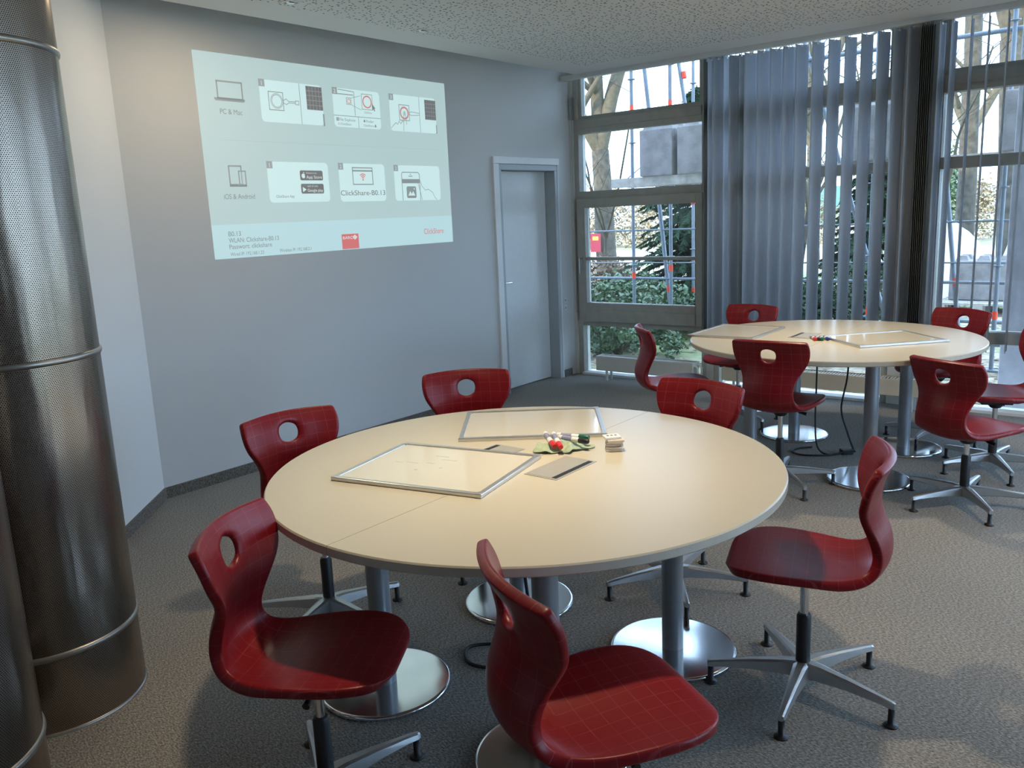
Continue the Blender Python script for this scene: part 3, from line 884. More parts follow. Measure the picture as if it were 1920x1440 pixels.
# ------------------------------------------------------------------ cloth, markers, tiles, cables
M_CLOTH = mat('mint_green_cloth', (0.42, 0.52, 0.38), 0.95, noise=0.15, nscale=60, bump=0.3, bscale=300)
def cloth():
    rng = random.Random(5)
    n = 34
    vs_ = []
    for j in range(n + 1):
        for i in range(n + 1):
            u, v = i / n - .5, j / n - .5
            r = math.hypot(u, v) * 2; t = math.atan2(v, u)
            k = 0.72 + 0.16 * math.sin(2 * t + 0.6) + 0.10 * math.sin(5 * t + 1) + 0.05 * math.sin(9 * t)
            sq = max(abs(u), abs(v)) * 2
            rr = sq * k
            x, y = rr * math.cos(t) * 0.115, rr * math.sin(t) * 0.105
            z = 0.010 + 0.009 * math.sin(55 * x + 20 * y) * (0.4 + sq) + 0.006 * math.sin(90 * y - 30 * x + 1) + 0.014 * (1 - sq) * (1 - sq) + 0.004 * math.sin(160 * x + 3)
            if sq > .92: z *= 0.35
            vs_.append((x, y, max(0.002, z)))
    fs = [(j * (n + 1) + i, j * (n + 1) + i + 1, (j + 1) * (n + 1) + i + 1, (j + 1) * (n + 1) + i) for j in range(n) for i in range(n)]
    mb = MB(); mb.add(vs_, fs, True)
    o = mb.build('cleaning_cloth', M_CLOTH)
    bm = bmesh.new(); bm.from_mesh(o.data)
    g = bmesh.ops.solidify(bm, geom=bm.faces[:], thickness=0.0018)
    bm.to_mesh(o.data); bm.free()
    o.location = (-1.640, 2.298, TZ + 0.003)
    o.rotation_euler = (0, 0, 0.5)
    tag(o, 'crumpled mint green cloth in the middle of the foreground table', 'cloth')
cloth()
M_PEN = mat('marker_barrel_white', (0.80, 0.79, 0.77), 0.35, noise=0.02)
M_PENT = mat('marker_print', (0.25, 0.27, 0.42), 0.4, noise=0.3, nscale=120)
def marker(x, y, z, ang, col, label, tilt=0.0, s=1.0):
    m = mat('marker_cap_' + label.split()[0], col, 0.35, noise=0.03)
    root = empty('marker', (x, y, z), 0, label, 'marker', 'whiteboard markers')
    root.rotation_euler = (0, math.radians(tilt), math.radians(ang))
    r = 0.0095 * s
    MB().tube([(-.062 * s, 0, r), (-.060 * s, 0, r), (.020 * s, 0, r), (.024 * s, 0, r)], [r * .8, r, r, r * .8], 16).build('barrel', M_PEN, root)
    MB().tube([(-.045 * s, 0, r), (-.005 * s, 0, r)], r * 1.02, 16, caps=False).build('print_band', M_PENT, root)
    MB().tube([(.022 * s, 0, r), (.024 * s, 0, r), (.056 * s, 0, r), (.060 * s, 0, r)], [r * .9, r * 1.06, r * .95, r * .8], 16).build('cap', m, root)
CZC = TZ + 0.024
marker(-1.675, 2.272, CZC, -38, (0.62, 0.02, 0.03), 'red capped marker on the green cloth, left of the two red ones', 8)
marker(-1.643, 2.272, CZC + .002, -42, (0.66, 0.02, 0.03), 'red capped marker on the green cloth, right of the two red ones', 8)
marker(-1.625, 2.345, CZC + .002, 12, (0.01, 0.12, 0.07), 'green capped marker on the green cloth')
marker(-1.605, 2.318, CZC, 2, (0.012, 0.012, 0.012), 'black capped marker on the green cloth')
for x, y, c, a, nm in ((-1.690, 4.985, (0.62, 0.02, 0.03), -58, 'red'), (-1.668, 4.995, (0.015, 0.015, 0.015), -62, 'black'), (-1.648, 5.005, (0.01, 0.16, 0.05), -66, 'green'), (-1.628, 5.02, (0.02, 0.05, 0.30), -60, 'blue')):
    marker(x, y, TZ, a, c, '%s capped marker lying on the far table' % nm)
M_TILE = mat('pale_wood_tile', (0.70, 0.62, 0.52), 0.6, noise=0.06, nscale=30)
M_TILEW = mat('white_tile_top', (0.82, 0.81, 0.80), 0.5, noise=0.03)
M_PRINT = mat('grey_print', (0.16, 0.16, 0.17), 0.6, noise=0.05)
rng = random.Random(3)
names = ['bottom', 'second from bottom', 'third from bottom', 'third from top', 'second from top', 'topmost']
for k in range(6):
    hgt = 0.0085
    t = MB().box(-.028, .028, -.024, .024, 0, hgt - .0004).build('wooden_tile', M_TILEW if k == 5 else M_TILE, None, 0.0025)
    t.location = (-1.474 + rng.uniform(-.006, .006) - (0.006 if k == 5 else 0), 2.372 + rng.uniform(-.006, .006), TZ + k * hgt)
    t.rotation_euler = (0, 0, math.radians(38 + rng.uniform(-13, 13)))
    tag(t, 'small pale tile on the foreground table, %s of its stack' % names[k], 'tile', 'stack of small tiles')
    if k == 5:
        g = MB()
        for i in range(3): g.box(-.018 + i * .014, -.010 + i * .014, -.004, .008, hgt - .0004, hgt)
        g.build('print', M_PRINT, t)
# mains cable and socket below the far table
def smooth_path(pts, n=8):
    out = []
    P_ = [Vector(q) for q in pts]
    for i in range(len(P_) - 1):
        a, b_, c, d = P_[max(i - 1, 0)], P_[i], P_[i + 1], P_[min(i + 2, len(P_) - 1)]
        for k in range(n):
            t = k / n
            out.append(0.5 * ((2 * b_) + (-a + c) * t + (2 * a - 5 * b_ + 4 * c - d) * t * t + (-a + 3 * b_ - 3 * c + d) * t ** 3))
    out.append(P_[-1])
    return out
cb = empty('extension_cable', (-1.56, 5.15, 0), 0, 'black extension cable hanging from the far table onto the carpet', 'cable')
def rel(pts): return [(x + 1.56, y - 5.15, z) for x, y, z in pts]
MB().tube(smooth_path(rel([(-1.735, 5.2, .705), (-1.735, 5.2, .45), (-1.733, 5.19, .2), (-1.70, 5.14, .04), (-1.62, 5.10, .006), (-1.54, 5.15, .02)])), .0055, 8).build('cord', M_CABLE, cb)
MB().tube(smooth_path(rel([(-1.505, 5.08, .705), (-1.52, 5.10, .5), (-1.56, 5.14, .3), (-1.53, 5.17, .15), (-1.50, 5.21, .03), (-1.50, 5.24, .008), (-1.54, 5.22, .008), (-1.60, 5.10, .006), (-1.74, 5.02, .006), (-1.83, 5.06, .006), (-1.82, 5.15, .006), (-1.76, 5.22, .006)])), .0055, 8).build('cord', M_CABLE, cb)
b = MB().box(-.03, .045, -.022, .022, .0, .036)
s = b.build('socket_block', M_BLACK, cb, 0.006); s.location = (0.02, 0.03, 0); s.rotation_euler = (0, 0, .7)
nc = MB().tube(smooth_path([(-.02, .0, .73 - .03), (-.02, .02, .4), (-.06, .09, .03), (-.19, .06, .006), (-.26, -.02, .006), (-.18, -.10, .006), (-.05, -.06, .006), (.05, .0, .006)]), .006, 8).build('floor_cable', M_CABLE)
nc.location = (-1.66, 2.08, 0)
tag(nc, 'dark cable looped on the carpet under the foreground table', 'cable')

# wall switches by the door
for z, lb in ((0.733, 'upper small wall socket between door and window'), (0.663, 'lower small wall socket between door and window')):
    root = empty('wall_socket', (WX, 6.522, z), 0, lb, 'socket', 'wall sockets by the door')
    MB().box(0, .008, -.022, .022, -.022, .022).build('plate', M_WHITE, root, 0.002)
    MB().box(.008, .0095, -.012, .012, -.012, .012).build('insert', M_DOORFRAME, root)

# ------------------------------------------------------------------ the projected slide
SY0, SZ0, SW, SH = 2.87, 1.362, 2.126, 1.198
AMB = 0.0
def pm(name, rgb, k=1.0):
    e = [max(0.0, c * k) for c in lin(rgb)[:3]]
    m = mat('slide_' + name, (0.30, 0.30, 0.30), 0.9, spec=0.1, emit=e, estr=1.0)
    return m
KS = 0.80
S_BG = pm('grey', (178, 206, 206), KS); S_BAND = pm('band', (184, 222, 227), KS); S_CARD = pm('card', (208, 240, 240), KS)
S_LINE = pm('line', (138, 150, 150), KS * .8); S_TXT = pm('text', (112, 122, 124), KS * .8); S_DK = pm('dark', (98, 92, 90), KS * .8)
S_RED = pm('red', (214, 84, 76), KS); S_WHT = pm('white', (214, 240, 240), KS); S_DIV = pm('divider', (164, 192, 192), KS); S_BADGE = pm('badge', (140, 150, 150), KS)
slide = empty('projected_slide', (WX, SY0, SZ0), 0, 'bright projected instruction slide with cards and icons on the left wall', 'projection')
LAY = [0.0015, 0.0021, 0.0027, 0.0033, 0.0039, 0.0045]
def U(u, v, lay): return (LAY[lay], u * SW, v * SH)
class SG:
    """flat shapes in slide coordinates (u right, v up, both 0..1)"""
    def __init__(self): self.v = []; self.f = []
    def poly(self, pts, lay):
        n = len(self.v)
        self.v += [U(u, v, lay) for u, v in pts]
        self.f.append(tuple(range(n, n + len(pts))))
        return self
    def rect(self, u0, v0, u1, v1, lay): return self.poly([(u0, v0), (u1, v0), (u1, v1), (u0, v1)], lay)
    def rrect(self, u0, v0, u1, v1, lay, r=0.012):
        ry = r * SW / SH; pts = []
        for cx, cy, a0 in ((u1 - r, v0 + ry, -90), (u1 - r, v1 - ry, 0), (u0 + r, v1 - ry, 90), (u0 + r, v0 + ry, 180)):
            for k in range(5):
                t = math.radians(a0 + 22.5 * k)
                pts.append((cx + r * math.cos(t), cy + ry * math.sin(t)))
        return self.poly(pts, lay)
    def line(self, pts, wd, lay, closed=False):
        P_ = [(u * SW, v * SH) for u, v in pts]
        if closed: P_.append(P_[0])
        for (x0, y0), (x1, y1) in zip(P_, P_[1:]):
            d = math.hypot(x1 - x0, y1 - y0)
            if d < 1e-7: continue
            nx, ny = -(y1 - y0) / d * wd / 2, (x1 - x0) / d * wd / 2
            ex, ey = (x1 - x0) / d * wd / 2, (y1 - y0) / d * wd / 2
            q = [(x0 - ex - nx, y0 - ey - ny), (x1 + ex - nx, y1 + ey - ny), (x1 + ex + nx, y1 + ey + ny), (x0 - ex + nx, y0 - ey + ny)]
            self.poly([(a / SW, b_ / SH) for a, b_ in q], lay)
        return self
    def box(self, u0, v0, u1, v1, wd, lay): return self.line([(u0, v0), (u1, v0), (u1, v1), (u0, v1)], wd, lay, True)
    def ring(self, cu, cv, r0, r1, lay, a0=0, a1=360, n=28):
        for k in range(n):
            t0, t1 = math.radians(a0 + (a1 - a0) * k / n), math.radians(a0 + (a1 - a0) * (k + 1) / n)
            q = [(r0, t0), (r1, t0), (r1, t1), (r0, t1)] if r0 > 0 else [(0, t0), (r1, t0), (r1, t1)]
            self.poly([(cu + r * math.cos(t) / SW, cv + r * math.sin(t) / SH) for r, t in q], lay)
        return self
    def build(self, name, m, parent):
        me = bpy.data.meshes.new(name); me.from_pydata(self.v, [], self.f); me.update(); me.materials.append(m)
        return link(bpy.data.objects.new(name, me), parent)
def text(s, u, v, hgt, m, parent, lay, width=None, name='lettering', center=False):
    cu = bpy.data.curves.new('t', 'FONT'); cu.body = s; cu.size = 1.0
    o = bpy.data.objects.new('t', cu); COL.objects.link(o)
    bpy.context.view_layer.update()
    me = bpy.data.meshes.new_from_object(o.evaluated_get(bpy.context.evaluated_depsgraph_get()))
    bpy.data.objects.remove(o)
    xs = [q.co.x for q in me.vertices]
    x0, x1 = min(xs), max(xs)
    sy = hgt / 0.70
    sx = sy if width is None else width / (x1 - x0)
    if center: u = u - (x1 - x0) * sx / 2 / SW
    for q in me.vertices:
        q.co = Vector((LAY[lay], u * SW + (q.co.x - x0) * sx, v * SH + q.co.y * sy))
    me.materials.clear(); me.materials.append(m); me.name = name
    return link(bpy.data.objects.new(name, me), parent)

bgm = MB().box(0.0, 0.0015, 0, SW, 0, SH).build('slide_background', S_BG, slide)
SG().rect(0, 0, 1, 0.17, 1).build('footer_band', S_BAND, slide)
SG().line([(0.07, 0.586), (0.945, 0.586)], 0.003, 1).build('divider_line', S_DIV, slide)
g = SG(); g.box(.065, .787, .145, .868, .010, 1); g.poly([(.053, .789), (.152, .789), (.152, .781), (.148, .774), (.057, .774), (.053, .781)], 1)
g.build('laptop_icon', S_LINE, slide)
text('PC & Mac', .067, .712, .030, S_TXT, slide, 1, width=.072 * SW)
g = SG(); g.box(.075, .362, .115, .460, .009, 1); g.rect(.075, .358, .115, .372, 1)
g.build('tablet_icon', S_LINE, slide)
g = SG(); g.rect(.101, .356, .132, .440, 1); g.build('phone_icon_ground', S_BG, slide)
g = SG(); g.box(.106, .361, .128, .435, .008, 2); g.rect(.106, .358, .128, .370, 2); g.build('phone_icon', S_LINE, slide)
text('iOS & Android', .050, .297, .030, S_TXT, slide, 1, width=.103 * SW)

def card(u0, v0, u1, v1, num):
    c = SG().rrect(u0, v0, u1, v1, 1).build('card', S_CARD, slide)
    bd = SG().rect(u0 - .001, v1 - .035, u0 + .020, v1 + .002, 2).build('number_badge', S_BADGE, c)
    text(num, u0 + .0095, v1 - .028, .025, S_WHT, c, 3, center=True, name='number')
    return c
def keyboard(u0, v0, u1, v1, nc, nr, par):
    SG().rect(u0, v0, u1, v1, 2).build('keyboard_ground', S_LINE, par)
    g = SG()
    du, dv = (u1 - u0) / nc, (v1 - v0) / nr
    for i in range(nc):
        for j in range(nr): g.rect(u0 + du * (i + .1), v0 + dv * (j + .1), u0 + du * (i + .9), v0 + dv * (j + .9), 3)
    g.build('keyboard_keys', S_DK, par)
# top row
c = card(.204, .688, .434, .899, '1')
g = SG(); g.line([(.348, .689), (.348, .898)], .004, 2); g.box(.234, .751, .285, .842, .005, 2); g.ring(.262, .797, .036, .040, 2); g.ring(.262, .797, .044, .047, 2)
g.line([(.287, .803), (.296, .812), (.305, .800), (.330, .801)], .004, 2); g.line([(.287, .790), (.296, .783), (.305, .793), (.330, .793)], .004, 2); g.box(.330, .787, .342, .806, .004, 2)
g.line([(.434, .69), (.434, .745)], .012, 2)
g.build('button_drawing', S_LINE, c)
keyboard(.372, .767, .434, .891, 5, 5, c)
c = card(.476, .688, .676, .899, '2')
g = SG(); g.line([(.476, .750), (.676, .750)], .004, 2); g.line([(.577, .750), (.577, .689)], .004, 2); g.line([(.500, .892), (.565, .886), (.565, .757)], .005, 2); g.line([(.482, .868), (.560, .868)], .006, 2)
g.box(.532, .815, .551, .850, .004, 2); g.line([(.553, .852), (.592, .868)], .003, 2); g.line([(.553, .813), (.592, .790)], .003, 2); g.box(.597, .795, .643, .880, .004, 2)
g.build('explorer_drawing', S_LINE, c)
SG().ring(.620, .838, .034, .042, 3).ring(.5415, .832, .012, .016, 3).build('red_rings', S_RED, c)
SG().poly([(.640, .832), (.640, .792), (.645, .800), (.650, .788), (.653, .791), (.649, .803), (.655, .804)], 4).build('mouse_arrow', S_TXT, c)
text('ClickShare', .605, .773, .014, S_TXT, c, 2, width=.032 * SW)
text('File Explorer', .497, .722, .018, S_TXT, c, 2, width=.068 * SW)
text('X:\\ClickShare', .489, .699, .015, S_TXT, c, 2, width=.056 * SW)
text('Finder', .610, .722, .018, S_TXT, c, 2, width=.034 * SW)
text('ClickShare', .598, .699, .015, S_TXT, c, 2, width=.045 * SW)
g = SG()
for i in (0, 1):
    for j in (0, 1): g.rect(.4845 + i * .0055, .721 + j * .0095, .4890 + i * .0055, .729 + j * .0095, 2)
g.build('four_pane_mark', S_TXT, c)
def apple(cu, cv, s, lay, m, par):
    g = SG()
    pts = []
    for k in range(28):
        t = 2 * PI * k / 28
        r = s * (1 - .16 * math.exp(-((t - PI / 2) / .35) ** 2) - .10 * math.exp(-((t - 3 * PI / 2) / .3) ** 2))
        x, y = r * math.cos(t) * .92, r * math.sin(t)
        dx, dy = x - s * 1.05, y - s * .1
        if math.hypot(dx, dy) < s * .42: x = s * 1.05 - math.sqrt(max(0, (s * .42) ** 2 - dy * dy))
        pts.append((cu + x / SW, cv + y / SH))
    g.poly(pts, lay)
    g.poly([(cu + .02 * s / SW, cv + 1.0 * s / SH), (cu + .45 * s / SW, cv + 1.15 * s / SH), (cu + .5 * s / SW, cv + 1.6 * s / SH), (cu + .1 * s / SW, cv + 1.4 * s / SH)], lay)
    g.build('fruit_mark', m, par)
apple(.6025, .729, .0085, 2, S_TXT, c)
g = SG(); g.ring(.650, .709, 0, .006, 2); g.rect(.6455, .699, .6545, .704, 2); g.build('person_mark', S_TXT, c)
c = card(.720, .686, .946, .899, '3')
g = SG(); g.line([(.863, .687), (.863, .898)], .004, 2); g.box(.764, .752, .812, .842, .005, 2); g.ring(.788, .795, .043, .046, 2)
g.line([(.813, .800), (.823, .806), (.861, .801)], .004, 2); g.line([(.813, .790), (.823, .784), (.861, .790)], .004, 2)
g.line([(.780, .690), (.784, .775), (.788, .800), (.793, .775), (.796, .730)], .004, 4); g.ring(.7885, .794, .010, .013, 4)
g.line([(.722, .702), (.735, .722), (.745, .735), (.752, .725), (.760, .745), (.768, .730), (.776, .748), (.782, .740)], .004, 4)
g.line([(.946, .69), (.946, .735)], .010, 2)
g.build('pressing_hand_drawing', S_LINE, c)
SG().ring(.788, .795, .034, .042, 3).build('red_ring', S_RED, c)
keyboard(.890, .767, .946, .887, 5, 5, c)
# bottom row (the square code of the first card is left blank)
c = card(.204, .275, .433, .487, '1')
text('ClickShare App', .228, .300, .017, S_TXT, c, 2, width=.066 * SW)
for v0, big, sm in ((.391, 'App Store', 'Download on the'), (.320, 'Google play', 'GET IT ON')):
    bt = SG().rrect(.322, v0, .410, v0 + .053, 2, .005).build('store_button', S_DK, c)
    text(big, .346, v0 + .010, .019, S_WHT, bt, 3, width=.060 * SW)
    text(sm, .346, v0 + .036, .009, S_WHT, bt, 3, width=.040 * SW)
    if v0 > .35: apple(.3345, v0 + .024, .016, 3, S_WHT, bt)
    else: SG().poly([(.328, v0 + .008), (.342, v0 + .022), (.328, v0 + .036)], 3).build('play_mark', S_WHT, bt)
c = card(.476, .273, .676, .487, '2')
g = SG(); g.box(.534, .370, .620, .464, .007, 2); g.line([(.536, .447), (.618, .447)], .010, 2); g.build('browser_window_drawing', S_LINE, c)
g = SG()
for r in (.012, .024, .036): g.ring(.577, .396, r, r + .0065, 3, 50, 130, 12)
g.ring(.577, .396, 0, .006, 3); g.build('wireless_mark', S_RED, c)
text('ClickShare-B0.13', .478, .308, .034, S_DK, c, 2, width=.194 * SW)
c = card(.720, .272, .947, .484, '3')
g = SG(); g.line([(.755, .274), (.755, .432), (.760, .443), (.836, .443), (.842, .432), (.842, .274)], .006, 2); g.rect(.755, .377, .842, .402, 2); g.rect(.788, .417, .808, .422, 2); g.ring(.798, .431, 0, .005, 2)
g.rrect(.775, .287, .822, .358, 2, .006); g.line([(.842, .402), (.852, .360), (.868, .335), (.885, .340), (.905, .320), (.915, .290), (.925, .276)], .004, 3); g.line([(.832, .385), (.838, .350), (.845, .310), (.850, .276)], .004, 3); g.ring(.836, .390, .012, .015, 3)
g.build('phone_and_hand_drawing', S_LINE, c)
SG().poly([(.781, .302), (.792, .330), (.799, .312), (.806, .330), (.816, .302)], 3).ring(.812, .343, 0, .006, 3).build('picture_mark', S_WHT, c)
# footer
text('B0.13', .051, .112, .028, S_TXT, slide, 2, width=.041 * SW)
text('WLAN: Clickshare-B0.13', .050, .079, .028, S_TXT, slide, 2, width=.172 * SW)
text('Passwort: clickshare', .050, .047, .028, S_TXT, slide, 2, width=.145 * SW)
text('Wired IP: 192.168.1.23', .051, .012, .021, S_TXT, slide, 2, width=.113 * SW)
text('Wireless IP: 192.168.2.1', .221, .014, .021, S_TXT, slide, 2, width=.119 * SW)
lg = SG().rect(.466, .004, .538, .089, 2).build('red_logo_square', S_RED, slide)
text('BARC', .471, .060, .020, S_WHT, lg, 3, width=.042 * SW)
g = SG(); g.line([(.514, .069), (.522, .080), (.530, .069), (.522, .058)], .006, 3, True); g.ring(.522, .069, 0, .006, 3); g.build('logo_diamond', S_WHT, lg)
text('ClickShare', .848, .061, .040, S_RED, slide, 2, width=.103 * SW)

# ------------------------------------------------------------------ outside
GZ = -0.12
struct(MB().box(-70, 40, 6.86, 75, GZ - 0.2, GZ), 'ground', M_GROUND)
struct(MB().box(XR + 0.2, 40, -30, 6.86, GZ - 0.2, GZ), 'ground_right', M_GROUND)
struct(MB().box(-16, -4.87, 2.6, 6.86, GZ, 7.2), 'wall_shade_mass', M_PILLAR)  # unseen building mass added to keep the sun off the ground outside
struct(MB().box(-70, 40, 24, 31, GZ, GZ + 0.02), 'path', M_PATH)
# exterior pillar
tag(MB().box(-1.01, -0.62, 7.05, 7.45, GZ, 7.2).build('facade_pillar', M_PILLAR, None, 0.01), 'pale lilac rendered pillar outside the right window', 'pillar')

# scaffolding
sc = empty('scaffolding', (-4.77, 9.0, GZ), 0, 'galvanised tube scaffolding with orange bands outside the left window', 'scaffolding')
ox, oy, oz = -4.77, 9.0, GZ
def R3(x, y, z): return (x - ox, y - oy, z - oz)
def stube(a, b_, name='tube', r=0.0205, m=M_GALV): return MB().tube([R3(*a), R3(*b_)], r, 12).build(name, m, sc)
def band(a, par=None, d=(0, 0, 1), L=.075, r=.0235):
    d = Vector(d).normalized(); a = Vector(R3(*a))
    return MB().tube([a - d * L / 2, a + d * L / 2], r, 12).build('orange_band', M_ORANGE, sc)
def collar(a, L=.012, r=.045):
    a = Vector(R3(*a)); MB().lathe([(r * .55, 0), (r, 0), (r, L), (r * .55, L)], 14, tuple(a)).build('rosette', M_GALV, sc)
poles = [(-5.26, 9.0), (-4.755, 9.0), (-3.62, 9.0), (-2.50, 9.0), (-1.35, 9.0), (-5.26, 10.6), (-3.62, 10.6), (-2.5, 10.6)]
for i, (x, y) in enumerate(poles):
    stube((x, y, GZ + .02), (x, y, 4.6), 'standard')
    MB().box(x - ox - .07, x - ox + .07, y - oy - .07, y - oy + .07, 0, .02).build('base_plate', M_GALV, sc)
    for z in (.28, .98, 1.70, 2.42, 3.14): collar((x, y, z - (.0 if i % 2 else .1)))
    if i < 2: band((x, y, .76 + .09 * i)); band((x, y, 2.72 + .0 * i))
    else: band((x, y, .42)); band((x, y, 2.6))
stube((-5.14, 9.06, 3.35), (-4.80, 9.06, .42), 'diagonal_brace', .024)
band((-4.815, 9.06, .60), d=(-.34, 0, 2.93), r=.028)
stube((-4.72, 9.08, 3.35), (-4.30, 9.08, .95), 'diagonal_brace', .022)
band((-4.62, 9.08, 3.02), d=(-.42, 0, 2.4), r=.027); band((-4.51, 9.08, 2.12 - .5), d=(-.42, 0, 2.4), r=.027)
stube((-3.3, 9.08, 3.3), (-2.3, 9.08, .2), 'diagonal_brace', .022)
band((-2.45, 9.08, .66), d=(-1, 0, 3.1), r=.027)
stube((-2.0, 9.08, 2.9), (-1.65, 9.08, .1), 'diagonal_brace', .022)
band((-1.72, 9.08, .72), d=(-.35, 0, 2.8), r=.027)
for z, r in ((.72, .016), (1.30, .010), (.91, .008)):
    stube((-6.6, 9.05, z), (-1.2, 9.05, z), 'ledger', r)
stube((-3.6, 9.05, 2.98), (-1.0, 9.05, 2.98), 'ledger', .022)
for y, z in ((9.0, .142), (10.6, .142)):
    stube((-5.32, y, z), (-1.1, y, z), 'bottom_ledger', .024)
band((-4.97, 9.0, .143), d=(1, 0, 0)); band((-2.2, 9.0, .143), d=(1, 0, 0)); band((-1.7, 9.0, .143), d=(1, 0, 0))
for z in (1.87,):
    for y in (8.45, 8.80): MB().box(*[q for q in (-5.22 - ox, -1.0 - ox, y - oy, y - oy + .06, z - oz - .07, z - oz + .03)]).build('support_beam', M_WOODP, sc)

def block(x0, x1, y0, y1, z0, z1, label, knobs=True):
    root = empty('concrete_block', ((x0 + x1) / 2, (y0 + y1) / 2, z0), 0, label, 'concrete block', 'concrete ballast blocks')
    hx, hy, hz = (x1 - x0) / 2, (y1 - y0) / 2, z1 - z0
    MB().box(-hx, hx, -hy, hy, 0, hz).build('body', M_CONC, root, 0.015)
    if knobs:
        nx = max(2, int(hx * 2 / .28)); ny = 2
        for i in range(nx):
            for j in range(ny):
                cx, cy = -hx + (i + .5) * 2 * hx / nx, -hy + (j + .5) * 2 * hy / ny
                a = .085; t = .055
                MB().add([(cx - a, cy - a, hz), (cx + a, cy - a, hz), (cx + a, cy + a, hz), (cx - a, cy + a, hz), (cx - t, cy - t, hz + .07), (cx + t, cy - t, hz + .07), (cx + t, cy + t, hz + .07), (cx - t, cy + t, hz + .07)],
                         [(0, 1, 5, 4), (1, 2, 6, 5), (2, 3, 7, 6), (3, 0, 4, 7), (4, 5, 6, 7)]).build('knob', M_CONC, root)
block(-4.82, -4.42, 8.40, 8.92, 1.90, 2.40, 'grey concrete block up on the scaffold outside the left window, left of two')
block(-4.36, -3.75, 8.40, 8.92, 1.90, 2.40, 'grey concrete block up on the scaffold outside the left window, right of two')
block(-2.60, -2.10, 8.40, 8.92, 1.90, 2.40, 'grey concrete block on the scaffold behind the blind slats')
block(-1.30, -0.60, 8.40, 8.92, 1.90, 2.40, 'concrete block on the scaffold at the upper right edge')
block(-2.64, -1.80, 13.5, 14.1, 0.06, 0.62, 'knobbed concrete block on pallets seen low in the right window')
pal = empty('pallet', (-2.2, 13.7, GZ), 0, 'weathered pallet under the knobbed concrete block on the ground', 'pallet')
for k in range(6): MB().box(-.55, .55, -.55 + k * .19, -.42 + k * .19, .145, .175).build('deck_board', M_WOODP, pal)
for k in range(3): MB().box(-.55 + k * .48, -.41 + k * .48, -.55, .53, .0, .145).build('bearer', M_WOODP, pal)
# white tarpaulins over heaps behind
def heap(x, y, rx, ry, h, label):
    rg = random.Random(int(x * 10)); n, m_ = 24, 8
    vs_ = []; fs = []
    for j in range(m_ + 1):
        for k in range(n):
            t = 2 * PI * k / n; s = j / m_
            r = math.cos(s * PI / 2) ** .6
            vs_.append((rx * r * math.cos(t) * (1 + .06 * math.sin(5 * t)), ry * r * math.sin(t), h * math.sin(s * PI / 2) * (1 + .10 * math.sin(4 * t + s * 5))))
    for j in range(m_):
        for k in range(n): fs.append((j * n + k, j * n + (k + 1) % n, (j + 1) * n + (k + 1) % n, (j + 1) * n + k))
    o = MB().add(vs_, fs, True).build('tarpaulin_heap', M_TARP); o.location = (x, y, GZ)
    tag(o, label, 'tarpaulin')
heap(-3.3, 15.5, .85, .6, 1.2, 'white tarpaulin heap behind the lower concrete block, left hump')
heap(-1.75, 15.6, .6, .6, 1.1, 'white tarpaulin heap behind the lower concrete block, right hump')

# trees
def tree(x, y, h, r, label, seed, lean=(0, 0), forks=2, spread=.55, depth=4, fork_h=.35, name='bare_tree'):
    rg = random.Random(seed)
    root = empty(name, (x, y, GZ), 0, label, 'tree', 'bare winter trees')
    trunk, br = MB(), MB()
    def limb(p0, d, L, r0, lvl):
        pts, rad = [p0], [r0]
        n = 5 if lvl < 2 else 3
        q, dd = Vector(p0), Vector(d).normalized()
        for k in range(n):
            dd = (dd + Vector((rg.uniform(-1, 1), rg.uniform(-1, 1), rg.uniform(-.3, .5))) * (.03 if lvl == 0 else .07 + .05 * lvl)).normalized()
            q = q + dd * L / n
            pts.append(q.copy()); rad.append(r0 * (1 - (.22 if lvl == 0 else .5) * (k + 1) / n))
        (trunk if lvl < 1 else br).tube(pts, rad, 10 if lvl < 1 else (7 if lvl < 2 else 4), caps=False)
        if lvl >= depth: return
        nb = {0: forks, 1: 5, 2: 4, 3: 4}.get(lvl, 2)
        for k in range(nb):
            if lvl == 0:
                i = n; dd2 = dd + Vector((rg.uniform(-1, 1), rg.uniform(-1, 1), .35)) * spread
                limb(pts[-1] - dd * .02, dd2, (h * (1 - fork_h)) * rg.uniform(.7, 1), r0 * .66 * rg.uniform(.8, 1.1), 1)
            else:
                i = rg.randint(1, n)
                a = rg.uniform(0, 2 * PI)
                side = Vector((math.cos(a), math.sin(a), rg.uniform(-.1, .7)))
                limb(pts[i], dd * .5 + side, L * rg.uniform(.35, .6), rad[i] * rg.uniform(.4, .6), lvl + 1)
    limb(Vector((0, 0, 0)), Vector((lean[0], lean[1], 1)), h * fork_h, r, 0)
    trunk.build('trunk', M_BARK, root)
    tag(br.build('branches', M_TWIG, root), kind='stuff')
    return root
tree(-10.66, 17.0, 9.5, .26, 'thick forked bare tree with a red notice outside the left window', 4, (0.01, 0), 3, .42, 5, .32)
tree(-3.12, 17.0, 9.0, .17, 'slim straight bare tree outside the right window, left of two', 11, (0, 0), 2, .3, 5, .55)
tree(-2.2, 16.0, 9.0, .22, 'bare tree with mossy trunk at the right edge of the view', 21, (-.04, 0), 3, .4, 5, .45)
tree(-8.2, 24.0, 9.0, .18, 'bare tree further back behind the scaffolding poles', 31, (0, 0), 3, .6, 4, .35)
tree(-13.5, 30.0, 9.5, .20, 'bare tree far behind the forked tree', 41, (0, 0), 3, .6, 4, .35)
tree(-5.6, 30.0, 10.0, .22, 'bare tree far behind the blind', 51, (0, 0), 3, .6, 4, .35)
tree(-4.6, 12.6, 4.5, .045, 'thin sapling close outside the right window', 61, (.15, 0), 3, .7, 4, .35, name='sapling')
tree(-2.35, 11.2, 4.0, .035, 'thin crooked sapling between the scaffold and the right window', 66, (.05, 0), 2, .6, 4, .4, name='sapling')
